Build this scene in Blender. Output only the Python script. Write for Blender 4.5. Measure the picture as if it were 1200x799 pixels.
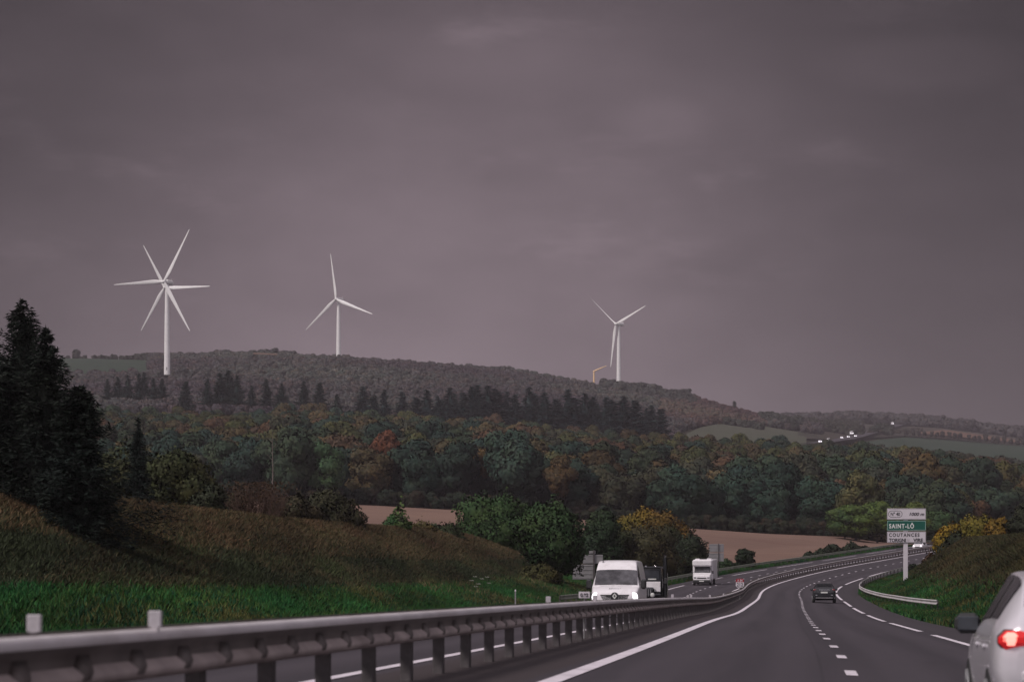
import bpy, math, random
import numpy as np
from mathutils import Matrix, Vector
random.seed(7); rng = np.random.default_rng(7)
for o in list(bpy.data.objects): bpy.data.objects.remove(o)
SC = bpy.context.scene
COL = SC.collection
F = 2833.0; HY = 689.0; CAMZ = 1.25        # focal length and horizon in photo pixels (1200 wide)

# ------------------------------------------------------------------ camera
cam = bpy.data.cameras.new('camera'); camo = bpy.data.objects.new('camera', cam); COL.objects.link(camo)
camo.location = (0, 0, CAMZ); camo.rotation_euler = (math.radians(90), 0, 0)
cam.sensor_width = 36; cam.lens = 85; cam.shift_y = 289.5/1200
cam.clip_start = 0.3; cam.clip_end = 9000
cam.dof.use_dof = True; cam.dof.focus_distance = 320; cam.dof.aperture_fstop = 3.4
SC.camera = camo

# ------------------------------------------------------------------ sky, sun, exposure
SUN_EL = math.radians(46); SUN_AZ = math.radians(232)     # azimuth from +Y towards +X: behind the camera, a little left
W = bpy.data.worlds.new("World"); SC.world = W; W.use_nodes = True
wt = W.node_tree; wt.nodes.clear(); N = wt.nodes.new; LK = wt.links.new
def wm(op, a, b=None, c=None):
    n = N('ShaderNodeMath'); n.operation = op
    for i, v in enumerate((a, b, c)):
        if v is None: continue
        if isinstance(v, (int, float)): n.inputs[i].default_value = v
        else: LK(v, n.inputs[i])
    return n.outputs[0]
def wmix(f, a, b, blend='MIX'):
    n = N('ShaderNodeMix'); n.data_type = 'RGBA'; n.blend_type = blend
    for i, v in ((0, f), (6, a), (7, b)):
        if isinstance(v, (int, float)): n.inputs[i].default_value = v
        elif isinstance(v, tuple): n.inputs[i].default_value = v
        else: LK(v, n.inputs[i])
    return n.outputs[2]
sky = N('ShaderNodeTexSky'); sky.sky_type = 'NISHITA'; sky.sun_disc = False
sky.sun_elevation = SUN_EL; sky.sun_rotation = SUN_AZ; sky.dust_density = 3
tc = N('ShaderNodeTexCoord'); sp = N('ShaderNodeSeparateXYZ'); LK(tc.outputs['Generated'], sp.inputs[0])
def wnoise(scale, det, rough, sc=(1, 1, 1)):
    mp = N('ShaderNodeMapping'); mp.inputs['Scale'].default_value = sc; LK(tc.outputs['Generated'], mp.inputs[0])
    n = N('ShaderNodeTexNoise'); n.inputs['Scale'].default_value = scale; n.inputs['Detail'].default_value = det
    n.inputs['Roughness'].default_value = rough; LK(mp.outputs[0], n.inputs['Vector']); return n.outputs[0]
n1 = wnoise(4.5, 4, .55, (1, 1, 2.2)); n2 = wnoise(14, 5, .6, (1, 1, 2.6))
# storm cloud ahead: a darker band overhead and to the right, lighter and smoother low ahead-left
n3 = wnoise(9, 6, .62, (1, 1, 3.4))
wisp = N('ShaderNodeMapRange'); wisp.interpolation_type = 'SMOOTHSTEP'; wisp.inputs[1].default_value = .54; wisp.inputs[2].default_value = .74; LK(n3, wisp.inputs[0])
up = N('ShaderNodeMapRange'); up.inputs[1].default_value = .07; up.inputs[2].default_value = .17; LK(sp.outputs[2], up.inputs[0])
def puff(px, py, rx, rz, amp):
    dx = wm('DIVIDE', wm('SUBTRACT', wm('DIVIDE', sp.outputs[0], sp.outputs[1]), (px-600)/F), rx); dz = wm('DIVIDE', wm('SUBTRACT', wm('DIVIDE', sp.outputs[2], sp.outputs[1]), (HY-py)/F), rz)
    d = wm('ADD', wm('SQRT', wm('ADD', wm('MULTIPLY', dx, dx), wm('MULTIPLY', dz, dz))), wm('MULTIPLY', wm('SUBTRACT', n2, .5), 1.6))
    m_ = N('ShaderNodeMapRange'); m_.interpolation_type = 'SMOOTHSTEP'; m_.inputs[1].default_value = 1; m_.inputs[2].default_value = .2; m_.inputs[3].default_value = 0; m_.inputs[4].default_value = amp; LK(d, m_.inputs[0]); return m_.outputs[0]
pf = wm('ADD', wm('ADD', puff(785, 142, .030, .016, .36), puff(1090, 75, .050, .016, .5)), puff(590, 60, .06, .02, .22))
cl = wm('ADD', pf, wm('ADD', wm('ADD', wm('MULTIPLY', wm('SUBTRACT', n1, .5), 1.05), wm('MULTIPLY', wm('SUBTRACT', n2, .5), .7)), wm('MULTIPLY', wm('MULTIPLY', wisp.outputs[0], up.outputs[0]), .6)))
ramp = N('ShaderNodeMapRange'); ramp.inputs[1].default_value = .075; ramp.inputs[2].default_value = .30
ramp.inputs[3].default_value = 1.0; ramp.inputs[4].default_value = .34; ramp.interpolation_type = 'SMOOTHSTEP'
LK(sp.outputs[2], ramp.inputs[0])
side = N('ShaderNodeMapRange'); side.inputs[1].default_value = .0; side.inputs[2].default_value = .25
side.inputs[3].default_value = 1.0; side.inputs[4].default_value = .30; side.interpolation_type = 'SMOOTHSTEP'
LK(wm('ABSOLUTE', wm('SUBTRACT', sp.outputs[0], -.035)), side.inputs[0])
front_lum = wm('MULTIPLY', wm('MULTIPLY', ramp.outputs[0], side.outputs[0]), wm('ADD', 1.0, wm('MULTIPLY', cl, .75)))
back = N('ShaderNodeMapRange'); back.interpolation_type = 'SMOOTHSTEP'
back.inputs[1].default_value = -.25; back.inputs[2].default_value = .75; back.inputs[3].default_value = 0; back.inputs[4].default_value = 1
LK(wm('ADD', wm('MULTIPLY', sp.outputs[1], -.6), wm('MULTIPLY', sp.outputs[2], .9)), back.inputs[0])
storm = wmix(1.0, (2.10, 1.62, 1.84, 1), wm('MULTIPLY', front_lum, 1.0), 'MULTIPLY')
bright = wmix(n1, (4.4, 4.0, 4.6, 1), (6.4, 5.8, 6.3, 1))
clouds = wmix(back.outputs[0], storm, bright)
skyc = wmix(.985, sky.outputs[0], clouds)
bg = N('ShaderNodeBackground'); bg.inputs[1].default_value = .1; LK(skyc, bg.inputs[0])
wo = N('ShaderNodeOutputWorld'); LK(bg.outputs[0], wo.inputs[0])

sl = bpy.data.lights.new('sun', 'SUN'); sl.energy = 2.3; sl.angle = math.radians(12); sl.color = (1, .93, .88)
so = bpy.data.objects.new('sun', sl); COL.objects.link(so)
sd = Vector((math.sin(SUN_AZ)*math.cos(SUN_EL), math.cos(SUN_AZ)*math.cos(SUN_EL), math.sin(SUN_EL)))
so.rotation_euler = sd.to_track_quat('Z', 'Y').to_euler(); so.location = sd*200
SC.view_settings.view_transform = 'Standard'; SC.view_settings.look = 'None'
SC.view_settings.exposure = 0.0; SC.view_settings.gamma = 1
SC.cycles.volume_bounces = 0; SC.cycles.max_bounces = 5; SC.cycles.diffuse_bounces = 3; SC.cycles.transparent_max_bounces = 8

# ------------------------------------------------------------------ helpers
def tag(o, label=None, cat=None, group=None, kind=None):
    if label: o['label'] = label
    if cat: o['category'] = cat
    if group: o['group'] = group
    if kind: o['kind'] = kind
    return o
def link(o, parent=None):
    COL.objects.link(o)
    if parent is not None: o.parent = parent
    return o
def empty(name, loc=(0, 0, 0), rz=0.0):
    o = bpy.data.objects.new(name, None); COL.objects.link(o); o.location = loc; o.rotation_euler = (0, 0, rz)
    o.empty_display_size = .3
    return o
def mesh_np(name, V, Q, mats, smooth=False, col=None, uv=None, mi=None, nrm=None):
    """V (n,3); Q (m,k) all faces with k corners, or list of such arrays"""
    V = np.asarray(V, dtype=np.float32)
    Qs = Q if isinstance(Q, list) else [Q]
    Qs = [np.asarray(q, dtype=np.int32) for q in Qs if len(q)]
    me = bpy.data.meshes.new(name)
    me.vertices.add(len(V)); me.vertices.foreach_set('co', V.ravel())
    nl = sum(q.size for q in Qs); nf = sum(len(q) for q in Qs)
    me.loops.add(nl); me.loops.foreach_set('vertex_index', np.concatenate([q.ravel() for q in Qs]))
    me.polygons.add(nf)
    tot = np.concatenate([np.full(len(q), q.shape[1]) for q in Qs]); st = np.concatenate([[0], np.cumsum(tot)[:-1]])
    me.polygons.foreach_set('loop_start', st.astype(np.int32))
    for m in (mats if isinstance(mats, (list, tuple)) else [mats]): me.materials.append(m)
    if mi is not None: me.polygons.foreach_set('material_index', np.asarray(mi, dtype=np.int32))
    me.update(calc_edges=True); me.validate()
    if smooth: me.polygons.foreach_set('use_smooth', np.ones(len(me.polygons), dtype=bool))
    if col is not None:
        a = me.color_attributes.new('Col', 'FLOAT_COLOR', 'POINT')
        c = np.ones((len(V), 4), dtype=np.float32); c[:, :3] = col; a.data.foreach_set('color', c.ravel())
    if uv is not None:
        l = me.uv_layers.new(name='UV'); vi = np.empty(nl, dtype=np.int32); me.loops.foreach_get('vertex_index', vi)
        l.data.foreach_set('uv', np.asarray(uv, dtype=np.float32)[vi].ravel())
    if nrm is not None:
        me.polygons.foreach_set('use_smooth', np.ones(len(me.polygons), dtype=bool)); me.normals_split_custom_set_from_vertices(np.asarray(nrm, dtype=np.float32))
    return me
def put(name, me, parent=None, **k):
    o = bpy.data.objects.new(name, me); link(o, parent)
    if k: tag(o, **k)
    return o

class MB:
    """small mesh builder: collects shapes, one object per build"""
    def __init__(s): s.v = []; s.f = []; s.sm = []
    def add(s, vs, fs, smooth=False):
        b = len(s.v); s.v += [tuple(v) for v in vs]; s.f += [tuple(b+i for i in f) for f in fs]; s.sm += [smooth]*len(fs)
        return s
    def box(s, c, d, bev=0.0, rot=None):
        x, y, z = [q/2 for q in d]; b = min(bev, x*.95, y*.95, z*.95)
        if b <= 0:
            vs = [(i*x, j*y, k*z) for k in (-1, 1) for j in (-1, 1) for i in (-1, 1)]
            fs = [(0, 2, 3, 1), (4, 5, 7, 6), (0, 1, 5, 4), (2, 6, 7, 3), (0, 4, 6, 2), (1, 3, 7, 5)]
        else:
            vs = []; idx = {}
            for sx in (-1, 1):
                for sy in (-1, 1):
                    for sz in (-1, 1):
                        idx[sx, sy, sz, 0] = len(vs); vs.append((sx*x, sy*(y-b), sz*(z-b)))
                        idx[sx, sy, sz, 1] = len(vs); vs.append((sx*(x-b), sy*y, sz*(z-b)))
                        idx[sx, sy, sz, 2] = len(vs); vs.append((sx*(x-b), sy*(y-b), sz*z))
            fs = []
            I = idx
            for t in (-1, 1):
                q = [I[t, -1, -1, 0], I[t, 1, -1, 0], I[t, 1, 1, 0], I[t, -1, 1, 0]]; fs.append(q if t > 0 else q[::-1])
                q = [I[-1, t, -1, 1], I[-1, t, 1, 1], I[1, t, 1, 1], I[1, t, -1, 1]]; fs.append(q if t > 0 else q[::-1])
                q = [I[-1, -1, t, 2], I[1, -1, t, 2], I[1, 1, t, 2], I[-1, 1, t, 2]]; fs.append(q if t > 0 else q[::-1])
            for a in (-1, 1):
                for c2 in (-1, 1):
                    fs.append([I[a, c2, -1, 0], I[a, c2, 1, 0], I[a, c2, 1, 1], I[a, c2, -1, 1]])
                    fs.append([I[a, -1, c2, 0], I[a, 1, c2, 0], I[a, 1, c2, 2], I[a, -1, c2, 2]])
                    fs.append([I[-1, a, c2, 1], I[1, a, c2, 1], I[1, a, c2, 2], I[-1, a, c2, 2]])
                    for e in (-1, 1): fs.append([I[a, c2, e, 0], I[a, c2, e, 1], I[a, c2, e, 2]])
        M = rot if rot is not None else Matrix.Identity(3)
        vs = [tuple(M @ Vector(v) + Vector(c)) for v in vs]
        return s.add(vs, fs)
    def tube(s, pts, rads, n=10, cap=True, smooth=True, flat=1.0):
        pts = [Vector(p) for p in pts]; rings = []
        for i, p in enumerate(pts):
            d = (pts[min(i+1, len(pts)-1)]-pts[max(i-1, 0)]).normalized()
            up = Vector((0, 0, 1)) if abs(d.z) < .95 else Vector((0, 1, 0))
            a = d.cross(up).normalized(); b = d.cross(a).normalized()
            r = rads[i] if isinstance(rads, (list, tuple)) else rads
            rings.append([p+a*r*math.cos(t)*flat+b*r*math.sin(t) for t in [2*math.pi*k/n for k in range(n)]])
        vs = [v for r in rings for v in r]; m = len(pts)
        fs = [(i*n+k, i*n+(k+1) % n, (i+1)*n+(k+1) % n, (i+1)*n+k) for i in range(m-1) for k in range(n)]
        s.add(vs, fs, smooth)
        if cap:
            s.add(rings[0], [tuple(range(n))[::-1]]); s.add(rings[-1], [tuple(range(n))])
        return s
    def ball(s, c, r, n=12, m=8, sc=(1, 1, 1)):
        vs = []; fs = []
        for i in range(m+1):
            ph = math.pi*i/m
            for k in range(n):
                t = 2*math.pi*k/n
                vs.append((c[0]+r*sc[0]*math.sin(ph)*math.cos(t), c[1]+r*sc[1]*math.sin(ph)*math.sin(t), c[2]+r*sc[2]*math.cos(ph)))
        for i in range(m):
            for k in range(n): fs.append((i*n+k, (i+1)*n+k, (i+1)*n+(k+1) % n, i*n+(k+1) % n))
        return s.add(vs, fs, True)
    def poly(s, pts, axis='y', t=.05, c=(0, 0, 0)):
        """polygon in XZ plane (pts (x,z)) extruded along y by t"""
        n = len(pts)
        if axis == 'y': A = [(c[0]+p[0], c[1]-t/2, c[2]+p[1]) for p in pts]; B = [(c[0]+p[0], c[1]+t/2, c[2]+p[1]) for p in pts]
        else: A = [(c[0]-t/2, c[1]+p[0], c[2]+p[1]) for p in pts]; B = [(c[0]+t/2, c[1]+p[0], c[2]+p[1]) for p in pts]
        return s.add(A+B, [tuple(range(n)), tuple(range(2*n-1, n-1, -1))]+[(i, n+i, n+(i+1) % n, (i+1) % n) for i in range(n)])
    def build(s, name, mat, parent=None, **k):
        me = bpy.data.meshes.new(name); me.from_pydata(s.v, [], s.f); me.materials.append(mat)
        me.validate(); me.polygons.foreach_set('use_smooth', np.array(s.sm, dtype=bool)) if len(s.sm) == len(me.polygons) else None
        import bmesh
        bm = bmesh.new(); bm.from_mesh(me); bmesh.ops.recalc_face_normals(bm, faces=bm.faces); bm.to_mesh(me); bm.free()
        o = bpy.data.objects.new(name, me); link(o, parent)
        if k: tag(o, **k)
        return o

def copy_tree(o, parent=None):
    c = o.copy(); COL.objects.link(c); c.parent = parent
    for ch in o.children: copy_tree(ch, c)
    return c
def at(px, py, Y): return Vector(((px-600)*Y/F, Y, CAMZ+(HY-py)*Y/F))

# ------------------------------------------------------------------ materials
def new_mat(name):
    m = bpy.data.materials.new(name); m.use_nodes = True; t = m.node_tree
    return m, t, t.nodes['Principled BSDF']
def noise_node(t, scale, det=4, vec=None, rough=.6):
    n = t.nodes.new('ShaderNodeTexNoise'); n.inputs['Scale'].default_value = scale; n.inputs['Detail'].default_value = det
    n.inputs['Roughness'].default_value = rough
    if vec is None:
        c = t.nodes.new('ShaderNodeTexCoord'); vec = c.outputs['Object']
    t.links.new(vec, n.inputs['Vector']); return n.outputs[0]
def mixc(t, f, a, b, blend='MIX'):
    n = t.nodes.new('ShaderNodeMix'); n.data_type = 'RGBA'; n.blend_type = blend
    for i, v in ((0, f), (6, a), (7, b)):
        if isinstance(v, (int, float)): n.inputs[i].default_value = v
        elif isinstance(v, tuple): n.inputs[i].default_value = v if len(v) == 4 else (*v, 1)
        else: t.links.new(v, n.inputs[i])
    return n.outputs[2]
def mrange(t, v, a, b, c, d, smooth=True):
    n = t.nodes.new('ShaderNodeMapRange'); n.inputs[1].default_value = a; n.inputs[2].default_value = b
    n.inputs[3].default_value = c; n.inputs[4].default_value = d
    if smooth: n.interpolation_type = 'SMOOTHSTEP'
    t.links.new(v, n.inputs[0]); return n.outputs[0]
def mmath(t, op, a, b):
    n = t.nodes.new('ShaderNodeMath'); n.operation = op
    for i, v in enumerate((a, b)):
        if isinstance(v, (int, float)): n.inputs[i].default_value = v
        else: t.links.new(v, n.inputs[i])
    return n.outputs[0]
def simple(name, col, rough=.5, metal=0., var=.12, scale=6, spec=.5, coat=0, dirt=None, bump=0):
    m, t, b = new_mat(name)
    n = noise_node(t, scale, 5)
    f = mrange(t, n, .3, .7, 0, 1)
    c = mixc(t, f, tuple(q*(1-var) for q in col), tuple(min(1, q*(1+var)) for q in col))
    if dirt: c = mixc(t, mrange(t, noise_node(t, scale*.37, 6), .48, .72, 0, dirt[1]), c, dirt[0])
    t.links.new(c, b.inputs['Base Color']); b.inputs['Roughness'].default_value = rough; b.inputs['Metallic'].default_value = metal
    b.inputs['Specular IOR Level'].default_value = spec; b.inputs['Coat Weight'].default_value = coat
    if bump:
        bp = t.nodes.new('ShaderNodeBump'); bp.inputs['Strength'].default_value = bump; bp.inputs['Distance'].default_value = .02
        t.links.new(n, bp.inputs['Height']); t.links.new(bp.outputs[0], b.inputs['Normal'])
    return m
def emit(name, col, s, base=(.6, .6, .6)):
    m, t, b = new_mat(name); b.inputs['Base Color'].default_value = (*base, 1); b.inputs['Roughness'].default_value = .2
    b.inputs['Emission Color'].default_value = (*col, 1); b.inputs['Emission Strength'].default_value = s
    n = noise_node(t, 9, 2); t.links.new(mixc(t, n, tuple(.9*c for c in base), base), b.inputs['Base Color']); return m
M_white = simple('white_paint', (.80, .77, .80), .28, var=.04, coat=.4, dirt=((.45, .42, .4, 1), .35))
M_whitemetal = simple('turbine_white', (.80, .78, .78), .45, var=.03, scale=.4)
M_silver = simple('silver_paint', (.70, .67, .72), .27, metal=.25, var=.03, coat=.6)
M_black = simple('black_paint', (.018, .019, .022), .2, var=.1, coat=.6)
M_glass = simple('dark_glass', (.035, .038, .045), .07, var=.3, scale=2.5, spec=.8)
M_mir = simple('mirror_glass', (.045, .05, .06), .3, var=.2)
M_tint = simple('tinted_glass', (.012, .012, .014), .25, var=.2, spec=.12)
M_screen = simple('windscreen_glass', (.075, .072, .08), .1, var=.6, scale=2.2, spec=.8)
M_rubber = simple('black_rubber', (.02, .02, .021), .8, scale=20)
M_plastic = simple('black_plastic', (.028, .028, .03), .55, scale=20)
M_rim = simple('grey_rim', (.35, .35, .36), .35, metal=.6)
M_chrome = simple('chrome', (.7, .7, .72), .12, metal=1)
M_steel = simple('galvanised_steel', (.66, .62, .64), .4, metal=.12, var=.1, scale=1.2, dirt=((.32, .27, .26, 1), .45))
M_steelbrown = simple('grimy_reflect_steel', (.36, .30, .29), .6, metal=.1, var=.2, scale=1.5, dirt=((.13, .10, .09, 1), .5))  # brown of weathering plus a painted-in reflection, for the lower beam faces
M_steelshade = simple('shaded_weathered_steel', (.13, .11, .105), .6, metal=.2, var=.25, scale=1.4, dirt=((.07, .05, .045, 1), .6))  # darker steel with shade painted in, besides its weathering
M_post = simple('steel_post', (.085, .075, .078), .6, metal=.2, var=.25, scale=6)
M_railg = simple('mossy_steel', (.22, .235, .19), .6, metal=.1, var=.2, scale=1.1, dirt=((.07, .09, .05, 1), .6))
M_signback = simple('sign_back_grey', (.27, .26, .27), .55, metal=.2, var=.1, scale=1.4, dirt=((.13, .13, .12, 1), .5))
M_signwhite = simple('sign_white', (.62, .58, .62), .4, var=.04, scale=1.5)
M_signgreen = simple('sign_green', (.0, .085, .06), .4, var=.08, scale=1.5)
M_signred = simple('sign_red', (.30, .012, .025), .4, var=.08)
M_ink = simple('sign_black', (.03, .028, .035), .5)
M_plate = simple('number_plate', (.6, .6, .58), .4, var=.05)
M_red = simple('red_lens', (.16, .008, .012), .15, coat=.5)
M_redlit = emit('red_lens_lit', (1, .02, .03), .28, (.5, .02, .02))
M_redhot = emit('brake_light_lit', (1, .30, .24), 2.0, (.6, .1, .1))
M_head = emit('headlight_lit', (1, .97, 1), 3.2, (.8, .8, .85))
M_headfar = emit('far_headlight_lit', (1, .95, 1), 2.6, (.8, .8, .85))
M_bark = simple('bark', (.055, .045, .04), .9, var=.3, scale=5, bump=.4)
M_paleyel = simple('pale_yellow_paint', (.95, .62, .34), .5, var=.1)
M_stone = simple('pale_render_wall', (.55, .52, .5), .7)
M_slate = simple('slate_roof', (.07, .07, .085), .7)

def foliage_mat(name, mode):
    m, t, b = new_mat(name)
    if mode == 'obj':
        n = t.nodes.new('ShaderNodeObjectInfo'); base = n.outputs['Color']
    else:
        n = t.nodes.new('ShaderNodeAttribute'); n.attribute_name = 'tint' if mode == 'inst' else 'Col'
        n.attribute_type = 'INSTANCER' if mode == 'inst' else 'GEOMETRY'; base = n.outputs['Color']
    g = t.nodes.new('ShaderNodeNewGeometry')
    br = mrange(t, g.outputs['Random Per Island'], 0, 1, .7, 1.32, False)
    c = mixc(t, 1.0, base, br, 'MULTIPLY')
    if mode != 'grass':
        tcn = t.nodes.new('ShaderNodeTexCoord')
        nz = noise_node(t, .33, 3, tcn.outputs['Object'])
        c = mixc(t, mrange(t, nz, .40, .66, 0, .38), c, mixc(t, 1.0, c, (1.9, 1.25, .7, 1), 'MULTIPLY'))
        c = mixc(t, mrange(t, noise_node(t, .8, 4, tcn.outputs['Object']), .45, .62, 0, .75), c, mixc(t, 1.0, c, (.52, .64, .60, 1), 'MULTIPLY'))
    t.links.new(c, b.inputs['Base Color']); b.inputs['Roughness'].default_value = .75
    b.inputs['Specular IOR Level'].default_value = .18
    return m
M_leaf = foliage_mat('foliage', 'obj'); M_leafi = foliage_mat('woodland_foliage', 'inst'); M_grass = foliage_mat('grass_blades', 'grass')

# ------------------------------------------------------------------ the road's course (fitted alignment: plan curvature and levels)
DS = 2.0; S = np.arange(-60, 640, DS)
KN = np.array([-40, 0, 40, 80, 120, 160, 200, 240, 280, 320, 360, 400, 450, 520, 620.])
KK = np.array([.478, -.535, .299, -.183, .244, -.476, 2.029, 2.034, 1.458, .758, .216, -.071, -.168, -.138, -.044])
KZ = np.array([.01, .034, -.036, -.182, -.022, .295, 1.047, 2.193, 3.746, 5.398, 7.247, 9.098, 10.6, 12.0, 13.6])
_k = np.interp(S, KN, KK)/1000; _z = np.interp(S, KN, KZ)-np.clip(-36-S, 0, 30)*.0012
RZ = np.convolve(np.pad(_z, 8, 'reflect', reflect_type='odd'), np.ones(17)/17, 'valid')
RT = np.cumsum(_k)*DS; i0 = int(np.argmin(abs(S))); RT = RT-RT[i0]+.1168
RX = np.cumsum(np.sin(RT))*DS; RY = np.cumsum(np.cos(RT))*DS
RX += 6.01-RX[i0]; RY += 44.28-RY[i0]
CS = np.interp(S, [0, 200, 450], [.048, .034, .055]); CO = np.interp(S, [0, 200, 450], [.0014, -.0034, -.0238])
def iv(a, s): return np.interp(s, S, a)
def road(s, o):
    """world position on the road surface at chainage s, offset o (metres right of the lane line)"""
    s = np.asarray(s, float); o = np.asarray(o, float)
    x = iv(RX, s)+np.cos(iv(RT, s))*o; y = iv(RY, s)-np.sin(iv(RT, s))*o
    cs = iv(CS, s); co = iv(CO, s)
    z = np.where(o >= -4.9, -cs*o, cs*4.9+co*(-4.9-o)-.123*np.clip((-4.9-o)/1.2, 0, 1))
    return x, y, iv(RZ, s)+z
def crestA(s): return np.interp(s, [-60, 70, 120, 172, 200, 222, 238, 252, 300], [.97, .97, 1.0, 1.06, .95, .62, .2, .06, .0])
def surf(s, o):
    """verge and bank surface beyond the road edges"""
    s = np.asarray(s, float); o = np.asarray(o, float)
    x = iv(RX, s)+np.cos(iv(RT, s))*o; y = iv(RY, s)-np.sin(iv(RT, s))*o
    _, _, zl = road(s, np.full_like(o, -15.0)); _, _, zr = road(s, np.full_like(o, 5.6))
    A = crestA(s)
    hill = np.interp(-o, [15, 16.5, 18, 24, 34, 38, 46, 60], [0, .0, .15, 1.6, 5.75, 5.9, 4.6, 3.0])
    low = np.interp(-o, [15, 16.5, 18, 24, 34, 60], [0, .0, .1, .9, 1.6, 2.0])
    flat = np.interp(-o, [15, 16.5, 20, 60], [0, -.1, -.35, -.6])
    B = np.interp(s, [290, 340], [1, 0])
    hl = A*hill+(1-A)*(B*low+(1-B)*flat)
    hr = np.interp(o, [5.6, 7, 8.2, 9.6, 12, 16.5, 22, 40], [0, .02, .10, .85, 2.3, 5.3, 5.7, 5.2])*np.interp(s, [-60, 40, 120, 300, 420], [.8, .9, 1, .95, .5])
    z = np.where(o < -10, zl+hl, zr+hr)
    return x, y, z

# ------------------------------------------------------------------ terrain heights
PXK = np.array([-200, 0, 100, 200, 300, 400, 500, 600, 700, 800, 900, 1000, 1100, 1200, 1400.])
TY = {550: [560, 570, 578, 582, 586, 591, 597, 602, 612, 620, 627, 631, 636, 638, 640],
      800: [530, 532, 535, 538, 541, 545, 552, 558, 566, 574, 580, 585, 590, 596, 600],
      1100: [500, 500, 503, 505, 507, 511, 516, 524, 534, 543, 546, 550, 559, 573, 580],
      1500: [470, 472, 474, 476, 480, 486, 494, 502, 512, 518, 520, 530, 545, 552, 560],
      1900: [438, 438, 438, 436, 432, 436, 444, 456, 470, 488, 505, 522, 532, 535, 540],
      2200: [421, 421, 421, 424, 422, 427, 434, 441, 459, 468, 495, 512, 519, 527, 530],
      3000: [455, 455, 455, 455, 455, 455, 460, 470, 480, 492, 498, 496, 501, 514, 520],
      4200: [515]*15}
TR = [np.full(15, 3.), np.full(15, 3.), np.full(15, 3.5), np.array([6, 6, 6, 6, 6, 6, 6, 5.5, 5, 4.6, 4.4, 4.2, 4, 4, 4])]
TK = [-200, 120, 250, 320]
for Yk, r in TY.items():
    TK.append(Yk); TR.append(CAMZ+(HY-np.array(r, float))*Yk/F)
TK.append(9000); TR.append(np.full(15, 255.))
TK = np.array(TK, float); TR = np.array(TR)
def H(X, Y):
    X = np.asarray(X, float); Y = np.asarray(Y, float)
    px = np.clip(600+F*X/np.maximum(Y, 120), -199, 1399)
    fi = np.interp(px, PXK, np.arange(15)); ri = np.interp(Y, TK, np.arange(len(TK)))
    a = np.clip(fi.astype(int), 0, 13); b = np.clip(ri.astype(int), 0, len(TK)-2); u = fi-a; v = ri-b
    return (TR[b, a]*(1-u)+TR[b, a+1]*u)*(1-v)+(TR[b+1, a]*(1-u)+TR[b+1, a+1]*u)*v
def nearest_so(X, Y):
    X = np.asarray(X, float).ravel(); Y = np.asarray(Y, float).ravel(); s = np.full(X.shape, 1e9); o = np.full(X.shape, 1e9)
    m = (Y < 720) & (abs(X) < 420)
    if m.any():
        dx = X[m][:, None]-RX[None, ::3]; dy = Y[m][:, None]-RY[None, ::3]; d = dx*dx+dy*dy; j = d.argmin(1)
        jj = j*3; r = np.arange(len(j))
        oo = np.cos(RT[jj])*dx[r, j]-np.sin(RT[jj])*dy[r, j]; ss = S[jj]+np.sin(RT[jj])*dx[r, j]+np.cos(RT[jj])*dy[r, j]
        far = (jj >= len(S)-4) | (jj <= 1); oo = np.where(far & (d[r, j] > oo*oo+400), 1e9, oo)
        s[m] = ss; o[m] = oo
    return s, o
OL, ORR = -52., 40.
def ground_z(X, Y):
    """what you stand on anywhere"""
    sh = np.shape(X); X = np.ravel(X).astype(float); Y = np.ravel(Y).astype(float)
    h = H(X, Y); s, o = nearest_so(X, Y)
    ins = (o > OL) & (o < ORR)
    _, _, zr = road(np.where(ins, s, 0), np.where(ins, np.clip(o, -15, 5.6), 0))
    _, _, zv = surf(np.where(ins, s, 0), np.where(ins, o, 0))
    z = np.where((o > -15) & (o < 5.6), zr, zv)
    w = np.clip(np.where(o < -10, (o-OL)/12, (ORR-o)/12), 0, 1); w = w*w*(3-2*w)
    return np.where(ins, h*(1-w)+z*w, h).reshape(sh)

def grid_mesh(name, P, mats, uv=None, col=None, smooth=True):
    n, m = P.shape[:2]; I = np.arange(n*m).reshape(n, m)
    Q = np.stack([I[:-1, :-1], I[:-1, 1:], I[1:, 1:], I[1:, :-1]], -1).reshape(-1, 4)
    return mesh_np(name, P.reshape(-1, 3), Q[:, ::1], mats, smooth, col.reshape(-1, 3) if col is not None else None, uv.reshape(-1, 2) if uv is not None else None)

# ground material: earth and grass with large and small scale mottling
def ground_mat(name, c1, c2, c3, sc=(.02, .15, 1.6), rough=.95):
    m, t, b = new_mat(name)
    c = mixc(t, mrange(t, noise_node(t, sc[0], 5), .38, .64, 0, 1), c1, c2)
    c = mixc(t, mrange(t, noise_node(t, sc[1], 6), .42, .7, 0, .8), c, c3)
    c = mixc(t, mrange(t, noise_node(t, sc[2], 5), .3, .7, 0, .5), c, mixc(t, 1.0, c, (.45, .45, .45, 1), 'MULTIPLY'))
    t.links.new(c, b.inputs['Base Color']); b.inputs['Roughness'].default_value = rough; b.inputs['Specular IOR Level'].default_value = .1
    return m
M_ground = ground_mat('grassland', (.022, .032, .016), (.04, .035, .02), (.03, .022, .014))
M_green = ground_mat('green_field', (.034, .056, .040), (.038, .060, .040), (.036, .050, .036))
M_greyfield = ground_mat('grey_green_field', (.075, .082, .058), (.085, .09, .065), (.07, .07, .055))
M_scrub = ground_mat('scrub', (.04, .04, .034), (.06, .045, .035), (.05, .05, .04))
M_rust = ground_mat('red_brown_field', (.15, .09, .065), (.17, .10, .075), (.13, .08, .06))

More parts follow.
